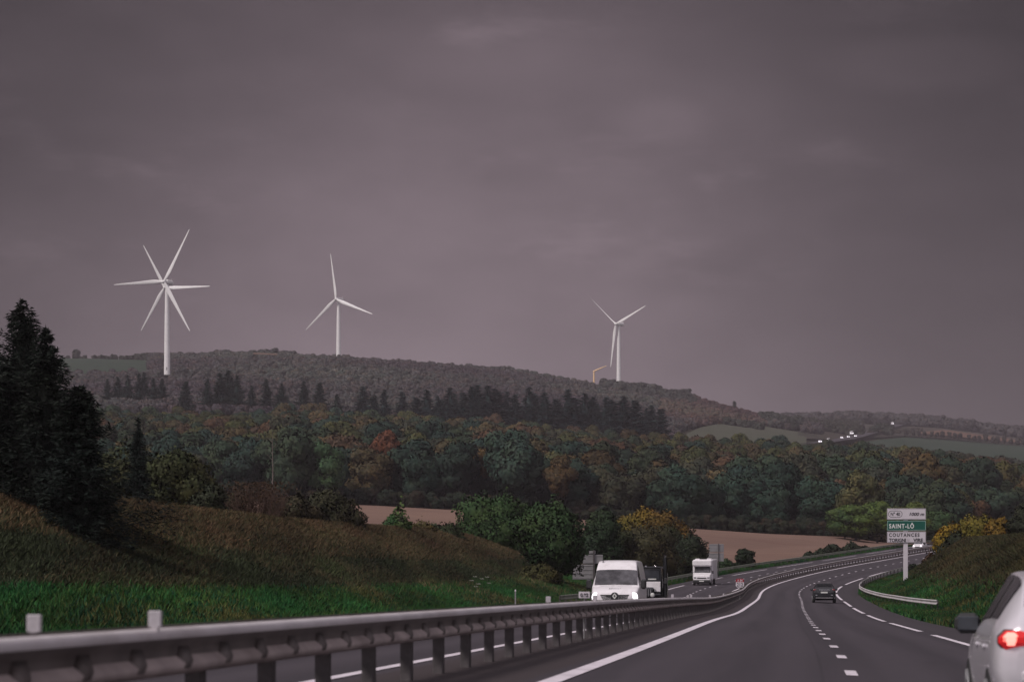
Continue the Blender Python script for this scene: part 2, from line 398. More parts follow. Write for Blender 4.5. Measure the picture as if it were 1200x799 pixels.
def field_mat():
    m, t, b = new_mat('ploughed_earth')
    tcn = t.nodes.new('ShaderNodeTexCoord'); mp = t.nodes.new('ShaderNodeMapping'); mp.inputs['Rotation'].default_value = (0, 0, math.radians(12))
    mp.inputs['Scale'].default_value = (.35, 6, 1); t.links.new(tcn.outputs['Object'], mp.inputs[0])
    c = mixc(t, mrange(t, noise_node(t, .02, 4), .35, .65, 0, 1), (.172, .112, .090), (.222, .145, .112))
    c = mixc(t, mrange(t, noise_node(t, .5, 4, mp.outputs[0]), .4, .62, 0, .6), c, (.14, .085, .07))
    mp2 = t.nodes.new('ShaderNodeMapping'); mp2.inputs['Scale'].default_value = (.12, 1.1, 1); mp2.inputs['Rotation'].default_value = (0, 0, math.radians(-9))
    t.links.new(tcn.outputs['Object'], mp2.inputs[0])
    c = mixc(t, mrange(t, noise_node(t, .12, 5, mp2.outputs[0]), .58, .66, 0, .35), c, (.12, .055, .045))
    wv = t.nodes.new('ShaderNodeTexWave'); wv.inputs['Scale'].default_value = .55; wv.inputs['Distortion'].default_value = 1.4; wv.inputs['Detail'].default_value = 3; wv.bands_direction = 'Y'
    mp3 = t.nodes.new('ShaderNodeMapping'); mp3.inputs['Rotation'].default_value = (0, 0, math.radians(-16)); mp3.inputs['Scale'].default_value = (.3, .5, 1)
    t.links.new(tcn.outputs['Object'], mp3.inputs[0]); t.links.new(mp3.outputs[0], wv.inputs[0])
    c = mixc(t, mrange(t, wv.outputs[1], .55, 1, 0, .3), c, (.15, .095, .08))
    t.links.new(c, b.inputs['Base Color']); b.inputs['Roughness'].default_value = .95; b.inputs['Specular IOR Level'].default_value = .1
    return m
M_field = field_mat()

def asphalt_mat():
    m, t, b = new_mat('asphalt')
    uv = t.nodes.new('ShaderNodeUVMap'); uv.uv_map = 'UV'
    sx = t.nodes.new('ShaderNodeSeparateXYZ'); t.links.new(uv.outputs[0], sx.inputs[0]); o = sx.outputs[0]
    mp = t.nodes.new('ShaderNodeMapping'); mp.inputs['Scale'].default_value = (1.2, .03, 1); t.links.new(uv.outputs[0], mp.inputs[0])
    c = mixc(t, mrange(t, noise_node(t, 1.0, 5, mp.outputs[0]), .35, .65, 0, 1), (.041, .035, .043), (.055, .046, .056))
    c = mixc(t, mrange(t, noise_node(t, .09, 5, uv.outputs[0]), .45, .7, 0, .5), c, (.044, .038, .044))
    # worn wheel tracks in each lane, darker oil line in the middle
    w = t.nodes.new('ShaderNodeMath'); w.operation = 'PINGPONG'; w.inputs[1].default_value = .875
    ad = mmath(t, 'ADD', o, 35.0); t.links.new(ad, w.inputs[0])
    c = mixc(t, mrange(t, w.outputs[0], .25, .75, 0, .45), c, (.072, .061, .073))
    # the median strip is browner and dustier
    for sm0 in (-.42, 3.22, -9.5):
        ab = t.nodes.new('ShaderNodeMath'); ab.operation = 'ABSOLUTE'; t.links.new(mmath(t, 'SUBTRACT', o, sm0), ab.inputs[0])
        c = mixc(t, mrange(t, ab.outputs[0], .012, .035, .28, 0), c, (.012, .011, .013))
    md = mmath(t, 'MULTIPLY', mrange(t, o, -6.3, -6.0, 0, 1), mrange(t, o, -3.9, -3.7, 1, 0))
    c = mixc(t, mmath(t, 'MULTIPLY', md, .8), c, mixc(t, noise_node(t, .8, 6, uv.outputs[0]), (.030, .023, .024), (.062, .046, .046)))
    sh = mrange(t, o, 3.7, 3.9, 0, .55)
    c = mixc(t, sh, c, mixc(t, noise_node(t, .5, 6, mp.outputs[0]), (.036, .031, .037), (.05, .042, .046)))
    mp4 = t.nodes.new('ShaderNodeMapping'); mp4.inputs['Scale'].default_value = (.9, .16, 1); t.links.new(uv.outputs[0], mp4.inputs[0])
    c = mixc(t, mrange(t, noise_node(t, 1.0, 6, mp4.outputs[0], .7), .60, .68, 0, .35), c, (.022, .019, .023))
    fine = noise_node(t, 38, 3, uv.outputs[0])
    c = mixc(t, mrange(t, fine, .3, .7, 0, .35), c, mixc(t, 1.0, c, (.5, .5, .5, 1), 'MULTIPLY'))
    t.links.new(c, b.inputs['Base Color']); b.inputs['Roughness'].default_value = .62; b.inputs['Specular IOR Level'].default_value = .35
    bp = t.nodes.new('ShaderNodeBump'); bp.inputs['Strength'].default_value = .25; bp.inputs['Distance'].default_value = .01
    t.links.new(fine, bp.inputs['Height']); t.links.new(bp.outputs[0], b.inputs['Normal'])
    return m
M_asph = asphalt_mat()
M_mark = simple('road_paint', (.72, .66, .72), .6, var=.12, scale=3, dirt=((.28, .25, .27, 1), .5))

# ground sheet: one irregular grid to the horizon, sunk below the road corridor
gx = np.unique(np.concatenate([np.arange(-60, 140, 4.), np.arange(-200, 330, 12.), np.arange(-600, 800, 30.), np.linspace(-2400, 2400, 60)]))
gy = np.unique(np.concatenate([np.arange(-160, 480, 5.), np.arange(480, 1200, 15.), np.arange(1200, 3200, 30.), np.linspace(3200, 6000, 30)]))
GX, GY = np.meshgrid(gx, gy)
s_, o_ = nearest_so(GX, GY); s_ = s_.reshape(GX.shape); o_ = o_.reshape(GX.shape)
GZ = ground_z(GX, GY)
sink = np.clip(np.minimum(o_-(OL+2), (ORR-2)-o_)/4, 0, 1)*2.2
GZ = GZ-sink
put('ground', grid_mesh('ground', np.stack([GX, GY, GZ], -1), M_ground), kind='structure')

def strip(name, s0, s1, offs, fn, mat, dz=0, kind='structure', ds=DS):
    s = np.arange(s0, s1+.01, ds); SS, OO = np.meshgrid(s, np.array(offs, float), indexing='ij')
    x, y, z = fn(SS, OO); P = np.stack([x, y, z+dz], -1); UV = np.stack([OO, SS], -1)
    o = put(name, grid_mesh(name, P, mat, uv=UV)); tag(o, kind=kind); return o
strip('road', -58, 620, [-15.1, -13.5, -10, -8, -6.45, -6.1, -5.6, -5.2, -4.9, -4.6, -4.2, -3.5, -2, 0, 1.75, 3.5, 4.5, 5.7], road, M_asph)

def verge_fn(s, o):
    x, y, z = surf(s, o); hz = H(x, y)
    w = np.clip(np.where(o < -10, (o-OL)/12, (ORR-o)/12), 0, 1); w = w*w*(3-2*w)
    return x, y, hz*(1-w)+z*w
def verge_mat(name, sgn, a, bnd):
    m, t, b = new_mat(name)
    uv = t.nodes.new('ShaderNodeUVMap'); uv.uv_map = 'UV'; sx = t.nodes.new('ShaderNodeSeparateXYZ'); t.links.new(uv.outputs[0], sx.inputs[0])
    o = mmath(t, 'MULTIPLY', sx.outputs[0], sgn)
    o = mmath(t, 'ADD', o, mmath(t, 'MULTIPLY', mmath(t, 'SUBTRACT', noise_node(t, .35, 4), .5), 3.0))
    c = mixc(t, mrange(t, noise_node(t, .9, 6), .35, .65, 0, 1), (.010, .028, .012), (.020, .040, .014))
    br = mixc(t, mrange(t, noise_node(t, .6, 6), .35, .65, 0, 1), (.016, .014, .010), (.034, .026, .016))
    c = mixc(t, mrange(t, o, a, bnd, 0, 1), c, br)
    t.links.new(c, b.inputs['Base Color']); b.inputs['Roughness'].default_value = .95; b.inputs['Specular IOR Level'].default_value = .1
    return m
M_vl = verge_mat('verge_soil_left', -1, 22, 25); M_vr = verge_mat('verge_soil_right', 1, 9.5, 13)
strip('verge', -58, 620, [-52, -48, -44, -41, -38, -36, -34, -31, -28, -25, -22, -20, -18, -16.5, -15.1], verge_fn, M_vl, -.03)
strip('verge', -58, 620, [5.7, 6.3, 7, 8, 9, 10.5, 12, 14, 16.5, 19, 22, 28, 34, 40], verge_fn, M_vr, -.03)

# painted markings
def marks(name, segs, w, o, dz=.012):
    V = []; Q = []
    for a, b in segs:
        n = max(1, int(math.ceil((b-a)/2))); ss = np.linspace(a, b, n+1)
        for wv in (-w/2, w/2):
            pass
        x0, y0, z0 = road(ss, np.full(n+1, o-w/2)); x1, y1, z1 = road(ss, np.full(n+1, o+w/2))
        base = len(V)
        for i in range(n+1): V += [(x0[i], y0[i], z0[i]+dz), (x1[i], y1[i], z1[i]+dz)]
        Q += [(base+2*i, base+2*i+1, base+2*i+3, base+2*i+2) for i in range(n)]
    return put(name, mesh_np(name, np.array(V), np.array(Q), M_mark), kind='structure')
marks('solid_line_marking', [(-58, 560)], .22, -3.5); marks('solid_line_marking', [(-58, 560)], .20, -6.45)
marks('lane_line_marking', [(q-1, q+1) for q in (-28, -19, -9.6, -1.2, 6.6)]+[(15.2+6.4*k-.9, 15.2+6.4*k+.9) for k in range(0, 80)], .17, 0)
marks('edge_line_marking', [(5.5+31.4*k, 5.5+31.4*k+24.5) for k in range(-2, 16)], .22, 3.5)
marks('lane_line_marking', [(1.5+6.5*k, 3.2+6.5*k) for k in range(-8, 80)], .17, -9.95)
marks('edge_line_marking', [(5+31.4*k, 5+31.4*k+24.5) for k in range(-2, 16)], .2, -13.45)

# fields lying on the terrain
def patch(name, pxa, pxb, Ya, Yb, mat, lift, nx=60, ny=30, kind='structure'):
    u = np.linspace(0, 1, nx); v = np.linspace(0, 1, ny); px = pxa+(pxb-pxa)*u
    ya = np.array([Ya(p) if callable(Ya) else Ya for p in px]); yb = np.array([Yb(p) if callable(Yb) else Yb for p in px])
    Y = ya[None, :]+(yb-ya)[None, :]*v[:, None]; X = (px[None, :]-600)*Y/F
    Z = ground_z(X, Y)+lift
    return put(name, grid_mesh(name, np.stack([X, Y, Z], -1), mat), kind=kind)
def near_edge(px): return float(np.interp(px, [200, 560, 700, 780, 830, 900, 950, 1000, 1060, 1100], [285, 300, 315, 312, 318, 350, 382, 412, 455, 480]))
patch('ploughed_field', 200, 1120, near_edge, lambda p: float(np.interp(p, [200, 420, 1120], [520, 548, 552])), M_field, .30, 140, 40)
patch('green_field', -60, 172, 1820, 2190, M_green, 1.2, 30, 20)
patch('pasture', 795, 945, 1260, lambda p: float(np.interp(p, [795, 820, 870, 945], [1500, 1700, 1960, 1990])), M_greyfield, 1.5, 40, 30)
patch('scrub_slope', 935, 1260, lambda p: float(np.interp(p, [935, 1020, 1060], [1700, 2150, 2350])), 2900, M_scrub, 1.5, 40, 30)
patch('green_field', 1000, 1260, 1350, lambda p: float(np.interp(p, [1000, 1060, 1260], [1900, 2250, 2280])), M_green, 2.0, 30, 30)
patch('stubble_field', 1075, 1260, 2420, lambda p: float(np.interp(p, [1075, 1110, 1260], [2480, 2740, 2500])), M_rust, 3.0, 40, 20)
patch('stubble_patch', 297, 325, 2030, 2085, M_rust, 9.0, 8, 4)
# the motorway again on the far slope
def on_ground(px, py, lo=1450, hi=3050):
    Ys = np.arange(hi, lo, -5.0); X = (px-600)*Ys/F; g = HY-(ground_z(X, Ys)+3.2-CAMZ)*F/Ys
    return float(Ys[np.argmin(abs(g-py))])
RPX = [940, 961, 994, 1003, 1034, 1046, 1072]; RPY = [523, 519, 513.5, 511.5, 502, 499, 494]
def far_road():
    px = np.linspace(940, 1072, 50); Y = np.array([on_ground(p, np.interp(p, RPX, RPY)) for p in px]); Y = np.convolve(np.pad(Y, 4, 'edge'), np.ones(9)/9, 'valid')
    X = (px-600)*Y/F; L = []
    for q in (-9, 9):
        xx = X+q*.9; L.append(np.stack([xx, Y-q*.3, ground_z(X, Y)+3.4], -1))
    return put('far_road', grid_mesh('far_road', np.stack(L, 1), M_asph, uv=np.zeros((50, 2, 2))), kind='structure')
far_road()

# ================================================================== vegetation
def cards(P, Nn, size, g, elong=1.3, jit=.5):
    n = len(P); d = Nn+g.normal(0, jit, (n, 3)); d /= np.linalg.norm(d, axis=1)[:, None]+1e-9
    r = g.normal(0, 1, (n, 3)); a = np.cross(d, r); a /= np.linalg.norm(a, axis=1)[:, None]+1e-9; b = np.cross(d, a)
    sz = size*g.uniform(.55, 1.35, n)[:, None]; a = a*sz*elong*.5; b = b*sz*.5
    V = np.stack([P-b+a*.15, P+a, P+b*.9+a*.1, P-a], 1)
    return V.reshape(-1, 3), np.arange(4*n).reshape(-1, 4)
def blob(c, r, g, nu=10, nv=7, amp=.22):
    """closed lumpy core, one per lobe, so that crowns are not see-through"""
    th = np.linspace(0, 2*np.pi, nu, endpoint=False); ph = np.linspace(0, np.pi, nv)
    T, Ph = np.meshgrid(th, ph); D = np.stack([np.sin(Ph)*np.cos(T), np.sin(Ph)*np.sin(T), np.cos(Ph)], -1)
    rr = 1+g.uniform(-amp, amp, T.shape); rr[0] = rr[0, 0]; rr[-1] = rr[-1, 0]
    V = (np.array(c)+D*np.array(r)*rr[..., None]).reshape(-1, 3); I = np.arange(nu*nv).reshape(nv, nu)
    J = np.roll(I, -1, 1); Q = np.stack([I[:-1], I[1:], J[1:], J[:-1]], -1).reshape(-1, 4)
    return V, Q
def crown_arrays(seed, R, top, bot, n, leaf, nl=14, core=.74, jag=.2, jit=.5):
    g = np.random.default_rng(seed); zc = (top+bot)/2; hz = (top-bot)/2
    L = []
    for i in range(nl):
        u = g.normal(0, 1, 3); u /= np.linalg.norm(u); k = g.uniform(.35, .72)
        c = np.array([u[0]*R*k, u[1]*R*k, zc+u[2]*hz*k]); rr = R*g.uniform(.30, .48)
        L.append((c, np.array([rr, rr, rr*g.uniform(.7, .95)])))
    L.append((np.array([0, 0, zc]), np.array([R*.62, R*.62, hz*.66])))
    VV = []; QQ = []; NN = []; off = 0
    tot = sum(l[1][0]**2 for l in L)
    P_all = []; N_all = []
    for c, r in L:
        m = int(n*1.8*r[0]**2/tot); d = g.normal(0, 1, (m, 3)); d[:, 2] += .25; d /= np.linalg.norm(d, axis=1)[:, None]
        tw = 1+jag*np.clip(np.sin(d[:, :1]*7+c[0]*3)+np.sin(d[:, 1:2]*8+c[1]*5)+np.sin(d[:, 2:]*7), 0, 3)*.34
        P = c+d*r*g.uniform(.84, 1+jag*.45, (m, 1))*tw; P_all.append(P); N_all.append(d)
    P = np.concatenate(P_all); D = np.concatenate(N_all); keep = np.ones(len(P), bool)
    for c, r in L: keep &= (((P-c)/(r*.84))**2).sum(1) > 1
    P = P[keep][:n*2]; D = D[keep][:n*2]
    if len(P) > n: ix = g.permutation(len(P))[:n]; P = P[ix]; D = D[ix]
    V, Q = cards(P, D, leaf, g, 1.3, .5 if jag < .25 else .9); VV.append(V); QQ.append(Q); off = len(V); up = np.array([0, 0, zc-hz*.3]); GN = (P-up)/np.array([R, R, hz]); GN /= np.linalg.norm(GN, axis=1)[:, None]+1e-9; NN.append(np.repeat(D*.8+GN*.45+g.normal(0, .16, D.shape), 4, 0))
    if core:
        for c, r in L:
            v, q = blob(c, r*core*1.06, g); VV.append(v); QQ.append(q+off); off += len(v); NN.append((v-c)/r)
    NN = np.concatenate(NN); NN /= np.linalg.norm(NN, axis=1)[:, None]+1e-9
    return np.concatenate(VV), np.concatenate(QQ), NN
def trunk_mb(h, r, seed, limbs=5, spread=2.2):
    g = random.Random(seed); m = MB(); n = 6
    pts = [(g.uniform(-.12, .12)*i*.5, g.uniform(-.12, .12)*i*.5, h*i/n) for i in range(n+1)]; pts[0] = (0, 0, -.6)
    m.tube(pts, [r*(1.35 if i == 0 else 1-.12*i) for i in range(n+1)], 7)
    for k in range(limbs):
        a = g.uniform(0, 6.28); i = g.randint(2, n-1); p = Vector(pts[i]); q = p+Vector((math.cos(a)*spread, math.sin(a)*spread, h*g.uniform(.2, .4)))
        m.tube([p, (p+q)/2+Vector((0, 0, .15*h*.3)), q], [r*.4, r*.28, r*.12], 5)
    return m
def trunk_mesh(*a, **k):
    o = trunk_mb(*a, **k).build('trunk', M_bark); me = o.data; bpy.data.objects.remove(o); return me
def conifer_arrays(seed, R, h, z0, nb, tw, droop=.25, shape=.85):
    """needle sprays on whorled boughs; slim open crown with a ragged outline"""
    g = np.random.default_rng(seed); VV = []; off = 0
    t = np.sort(g.uniform(0, 1, nb))**.95
    A = g.uniform(0, 2*np.pi, nb); L = R*np.clip(1.01-t, .02, 1)**shape*g.uniform(.5, 1.15, nb)*(1+.16*np.sin(t*17+seed)+.10*np.sin(t*41+A*2))
    P = []; D = []
    for i in range(nb):
        m = max(4, int(tw*L[i]/R)); u = np.sort(g.uniform(.12, 1, m)); z = z0+(h-z0)*t[i]
        dz = -droop*L[i]*u+L[i]*.30*u**3
        c = np.stack([np.cos(A[i])*L[i]*u, np.sin(A[i])*L[i]*u, z+dz], -1)
        lat = g.normal(0, .13, m)*L[i]*(1.25-u); c[:, 0] += -np.sin(A[i])*lat; c[:, 1] += np.cos(A[i])*lat; c[:, 2] += g.normal(0, .05*L[i]+.03, m)-abs(lat)*.25
        sd = np.sign(lat); d = np.stack([np.cos(A[i]+sd*.7), np.sin(A[i]+sd*.7), np.full(m, -.1)], -1)+g.normal(0, .3, (m, 3))
        P.append(c); D.append(d)
    P = np.concatenate(P); D = np.concatenate(D); n = len(P); D /= np.linalg.norm(D, axis=1)[:, None]
    return P, D, g
def conifer_mesh(seed, R, h, z0, nb, tw, ln, **k):
    P, D, g = conifer_arrays(seed, R, h, z0, nb, tw, **k); n = len(P)
    side = np.cross(D, g.normal(0, 1, (n, 3))); side /= np.linalg.norm(side, axis=1)[:, None]
    l = ln*g.uniform(.6, 1.4, n)[:, None]; V = np.stack([P-D*l*.55, P+side*l*.17, P+D*l*.95, P-side*l*.17], 1).reshape(-1, 3); Q = np.arange(4*n).reshape(-1, 4)
    # dense inner cone
    nu, nv = 12, 9; th = np.linspace(0, 2*np.pi, nu, endpoint=False); tt = np.linspace(0, 1, nv); T, Z = np.meshgrid(th, tt)
    rr = R*np.clip(1-Z, .02, 1)**.9*.42*g.uniform(.7, 1.2, T.shape); W = np.stack([np.cos(T)*rr, np.sin(T)*rr, z0+(h-z0)*.95*Z], -1).reshape(-1, 3)
    I = np.arange(nu*nv).reshape(nv, nu); J = np.roll(I, -1, 1); q = np.stack([I[:-1], J[:-1], J[1:], I[1:]], -1).reshape(-1, 4)+len(V)
    return mesh_np('crown', np.concatenate([V, W]), np.concatenate([Q, q]), M_leaf)

# crown variants, unit scale = real size; woodland trees are about 15 m tall
WOOD = []
for i, (R, top, bot) in enumerate([(5.9, 15, -1.5), (5.4, 16, .2), (6.4, 14.5, -1.5), (5.0, 15.5, -1), (5.7, 14, -2), (6.1, 16, 0)]):
    V, Q, NV = crown_arrays(100+i, R*1.12, top, bot, 4600, .55, nl=17, jag=.16); WOOD.append(mesh_np('crown', V, Q, M_leaf, nrm=NV))
WTRUNK = [trunk_mesh(9, .28, 5+i) for i in range(3)]
SMALL = []
for i, (R, top, bot) in enumerate([(5.5, 11, 0), (5, 12, 0), (6, 10, 0)]):
    V, Q, NV = crown_arrays(200+i, R, top, bot, 700, 1.0, nl=9, jag=.1); SMALL.append(mesh_np('crown', V, Q, M_leaf, nrm=NV))
CON = [conifer_mesh(300+i, R, h, .6, 230, 26, .75, shape=[.85, .7, .95][i]) for i, (R, h) in enumerate([(3.6, 17), (3.0, 15), (4.2, 18)])]
CTRUNK = trunk_mesh(12, .22, 77, limbs=0)
def thing_tree(name, label, cat, group, loc, crown, trunk, col, sc=(1, 1, 1), rz=0.0, with_trunk=True):
    if with_trunk:
        r = empty(name, loc, rz); r.scale = sc; tag(r, label, cat, group)
        c = bpy.data.objects.new('crown', crown); link(c, r); c.color = (*col, 1)
        t = bpy.data.objects.new('trunk', trunk); link(t, r)
    else:
        r = bpy.data.objects.new(name, crown); link(r); r.location = loc; r.rotation_euler = (0, 0, rz); r.scale = sc; r.color = (*col, 1)
        tag(r, label, cat, group)
    return r

# ---- the middle-distance wood
def jitter_points(pxa, pxb, Ya, Yb, sp, g):
    out = []; Y = Ya; row = 0
    while Y < Yb:
        xa = (pxa-600)*Y/F; xb = (pxb-600)*Y/F
        for X in np.arange(xa+(row % 2)*sp/2, xb, sp):
            out.append((X+g.uniform(-.35, .35)*sp, Y+g.uniform(-.35, .35)*sp))
        Y += sp*.87; row += 1
    return np.array(out)
def wood_tint(px, py_top, Y, g):
    """autumn colours by place: dark blue-green along the front, olive, ochre and rust further up"""
    back = np.clip((Y-590)/220, 0, 1)
    pal = np.array([(.019, .040, .031), (.026, .044, .026), (.048, .056, .022), (.064, .052, .026), (.066, .043, .027), (.054, .058, .025), (.036, .042, .028)])
    if g.random() < .25+.45*(1-back): c = pal[g.choice([0, 0, 1, 6])]
    else: c = pal[g.choice([1, 2, 3, 4, 5, 3, 5, 2], p=[.16, .17, .19, .11, .05, .12, .12, .08])]
    c = c*g.uniform(.8, 1.25)
    if 690 < px < 780: c = c*np.array([.9, .8, .75])
    if px > 1060: c = c*np.array([.95, .85, .7])
    return c*np.array([1, 1, 1.05])
gw = np.random.default_rng(11)
def wood_front(px): return float(np.interp(px, [60, 200, 420, 560, 700, 900, 1100, 1260], [505, 525, 553, 556, 556, 556, 556, 560]))
pts = jitter_points(-150, 1290, 500, 1105, 11.6, gw)
px_ = 600+F*pts[:, 0]/pts[:, 1]
keep = np.array([pts[i, 1] > wood_front(px_[i]) for i in range(len(pts))])
s_t, o_t = nearest_so(pts[:, 0], pts[:, 1]); keep &= ~((o_t > -30) & (o_t < 25))
pts = pts[keep]; px_ = px_[keep]
depth = np.array([pts[i, 1]-wood_front(px_[i]) for i in range(len(pts))])
order = np.argsort(depth+1e4*((px_ < 95) | (px_ > 1215))); n_ind = 270
GZt = ground_z(pts[:, 0], pts[:, 1])
def wood_label(px, d, c):
    hue = 'blue-green' if c[2] > c[0] else ('orange-brown' if c[0] > c[1]*1.3 else ('ochre' if c[0] > c[1]*.95 else 'dull green'))
    zone = 'on the wood edge' if d < 9 else ('in the second row' if d < 17 else 'behind the second row')
    side = [b for a, b in ((280, 'below the overlapping turbines'), (430, 'below the lone turbine'), (560, 'left of the round trees'), (690, 'above the round trees'), (780, 'above the yellow bushes'), (900, 'above the motorhome'), (1035, 'left of the road sign'), (1110, 'behind the road sign'), (9999, 'right of the road sign')) if px < a][0]
    hue = ('pale ' if c.sum() > .135 else 'dark ')+hue
    return '%s tree %s of the wood, %s' % (hue, zone, side)
special = {(382, 0): ((.040, .080, .038), 'bright mid-green round tree standing out in the left part of the wood'),
           (452, 0): ((.095, .040, .024), 'rust-red autumn tree at the front of the wood, left of the blue-green oaks'),
           (566, 1): ((.085, .056, .022), 'ochre-orange tree among the dark green crowns'),
           (655, 0): ((.066, .046, .022), 'brown-orange tree poking out above the yellow bushes')}
used = set()
for rank, i in enumerate(order[:n_ind]):
    c = wood_tint(px_[i], 0, pts[i, 1], gw); v = int(gw.integers(0, 6)); sc = gw.uniform(.86, 1.22)
    if 640 > px_[i] > 450 and depth[i] < 25: sc *= 1.06; c = np.array([.020, .040, .031])*gw.uniform(.8, 1.2)
    if 770 < px_[i] < 985 and depth[i] < 25: sc *= 1.0; c = np.array([.019, .041, .030])*gw.uniform(.8, 1.2)
    if 690 < px_[i] < 770 and depth[i] < 25: c = np.array([.032, .036, .022])*gw.uniform(.8, 1.2)
    if px_[i] < 330: sc *= .9
    lab = wood_label(px_[i], depth[i], c); grp = 'broadleaf trees along the front of the valley wood'
    thing_tree('broadleaf_tree', lab, 'tree', grp, (pts[i, 0], pts[i, 1], GZt[i]-.3), WOOD[v], WTRUNK[v % 3], c, (sc*gw.uniform(.9, 1.12), sc, sc*gw.uniform(.88, 1.08)), gw.uniform(0, 6.28), rank < 110)
for k, ((px, _), (cc, ll)) in enumerate(special.items()):
    w, yt, yb, Y = [(58, 509, 585, 544), (46, 503, 570, 566), (30, 516, 566, 570), (44, 530, 588, 552)][k]; kk = Y/F; X = (px-600)*kk
    thing_tree('broadleaf_tree', ll, 'tree', None, (X, Y, CAMZ+(HY-yb)*kk), WOOD[k], WTRUNK[0], cc, (w*kk/12.5, w*kk/12.5, (yb-yt)*kk/15), k)
# the lower yellow-green trees in front of the wood behind the sign
for k, (px, w, h, c) in enumerate([(1003, 5.0, 9.5, (.060, .095, .022)), (1028, 4.6, 9.8, (.055, .090, .022)), (1052, 4.2, 10.2, (.085, .105, .020)), (1074, 4.4, 10, (.070, .095, .020)), (1096, 5, 9.6, (.030, .060, .022)), (990, 4, 8, (.040, .075, .024))]):
    Y = 538; X = (px-600)*Y/F; z = float(ground_z(X, Y))
    thing_tree('broadleaf_tree', ['low lime-green tree second from the left end of the bright clump', 'lime-green tree just left of the road sign', 'yellow-green tree right behind the top of the road sign', 'yellow-green tree at the right edge of the road sign', 'deeper green tree right of the road sign panels', 'small green tree at the left end of the bright clump'][k], 'tree', 'bright green trees in front of the dark wood', (X, Y, z), WOOD[k % 6], WTRUNK[k % 3], c, (w/5.5, w/5.5, h/15), k*1.3)
U = []; UT = []; US = []
for px in np.arange(180, 1290, 3.2):
    Y = wood_front(px)-3+gw.uniform(-2, 4); X = (px-600)*Y/F; ss_, oo_ = nearest_so(X, Y)
    if -28 < oo_[0] < 25: continue
    U.append((X, Y, float(ground_z(X, Y))-.4)); k = gw.uniform(.14, .34); US.append((k*1.1, k*1.1, k)); UT.append(np.array([(.016, .026, .018), (.022, .026, .016), (.030, .024, .016)][int(gw.integers(0, 3))]))
# deeper wood and hillside woods: uncountable, instanced on points
def gn_mass(name, P, tint, scl, variants, label, cat):
    n = len(P); me = bpy.data.meshes.new(name); me.vertices.add(n); me.vertices.foreach_set('co', np.asarray(P, dtype=np.float32).ravel())
    a = me.attributes.new('tint', 'FLOAT_COLOR', 'POINT'); c = np.ones((n, 4), dtype=np.float32); c[:, :3] = tint; a.data.foreach_set('color', c.ravel())
    a = me.attributes.new('scl', 'FLOAT_VECTOR', 'POINT'); a.data.foreach_set('vector', np.asarray(scl, dtype=np.float32).ravel())
    a = me.attributes.new('rot', 'FLOAT_VECTOR', 'POINT'); r = np.zeros((n, 3), dtype=np.float32); r[:, 2] = rng.uniform(0, 6.28, n); a.data.foreach_set('vector', r.ravel())
    a = me.attributes.new('vi', 'INT', 'POINT'); a.data.foreach_set('value', rng.integers(0, len(variants), n).astype(np.int32))
    me.materials.append(M_leafi); o = put(name, me); tag(o, label, cat, kind='stuff')
    ng = bpy.data.node_groups.new(name, 'GeometryNodeTree')
    ng.interface.new_socket('Geometry', in_out='INPUT', socket_type='NodeSocketGeometry'); ng.interface.new_socket('Geometry', in_out='OUTPUT', socket_type='NodeSocketGeometry')
    nn = ng.nodes.new; l = ng.links.new
    gi = nn('NodeGroupInput'); go = nn('NodeGroupOutput'); ip = nn('GeometryNodeInstanceOnPoints'); gti = nn('GeometryNodeJoinGeometry')
    for ob in variants:
        oi = nn('GeometryNodeObjectInfo'); oi.inputs['Object'].default_value = ob; oi.inputs['As Instance'].default_value = False; oi.transform_space = 'ORIGINAL'
        sm = nn('GeometryNodeSetMaterial'); sm.inputs['Material'].default_value = M_leafi; l(oi.outputs['Geometry'], sm.inputs['Geometry'])
        g2i = nn('GeometryNodeGeometryToInstance'); l(sm.outputs[0], g2i.inputs[0]); l(g2i.outputs[0], gti.inputs[0])
    l(gi.outputs[0], ip.inputs['Points']); l(gti.outputs[0], ip.inputs['Instance']); ip.inputs['Pick Instance'].default_value = True
    for nm, typ, sock in (('vi', 'INT', 'Instance Index'), ('scl', 'FLOAT_VECTOR', 'Scale'), ('rot', 'FLOAT_VECTOR', 'Rotation')):
        na = nn('GeometryNodeInputNamedAttribute'); na.data_type = typ; na.inputs['Name'].default_value = nm
        out = [q for q in na.outputs if q.enabled and q.name == 'Attribute'][0]; l(out, ip.inputs[sock])
    l(ip.outputs[0], go.inputs[0])
    md = o.modifiers.new('trees', 'NODES'); md.node_group = ng
    return o
# a few far trees double as the patterns for the woods
woodpat = [o for o in bpy.data.objects if o.type == 'MESH' and o.data in WOOD]
wp = []
for m in WOOD:
    for o in woodpat:
        if o.data == m: wp.append(o); break
ix = order[n_ind:]
tint = np.array([wood_tint(px_[i], 0, pts[i, 1], gw) for i in ix]); n = len(ix)
scl = gw.uniform(.82, 1.25, (n, 1))*gw.uniform(.92, 1.08, (n, 3))*np.where(px_[ix] < 330, .85, 1.0)[:, None]*np.interp(pts[ix, 1], [560, 1050], [1.05, .82])[:, None]
gn_mass('valley_wood', np.stack([pts[ix, 0], pts[ix, 1], GZt[ix]-.6], -1), tint, scl, wp, 'mixed autumn wood filling the valley side behind its front trees', 'wood')

gn_mass('undergrowth', np.array(U), np.array(UT), np.array(US), wp, 'dark brambly undergrowth along the foot of the wood', 'undergrowth')
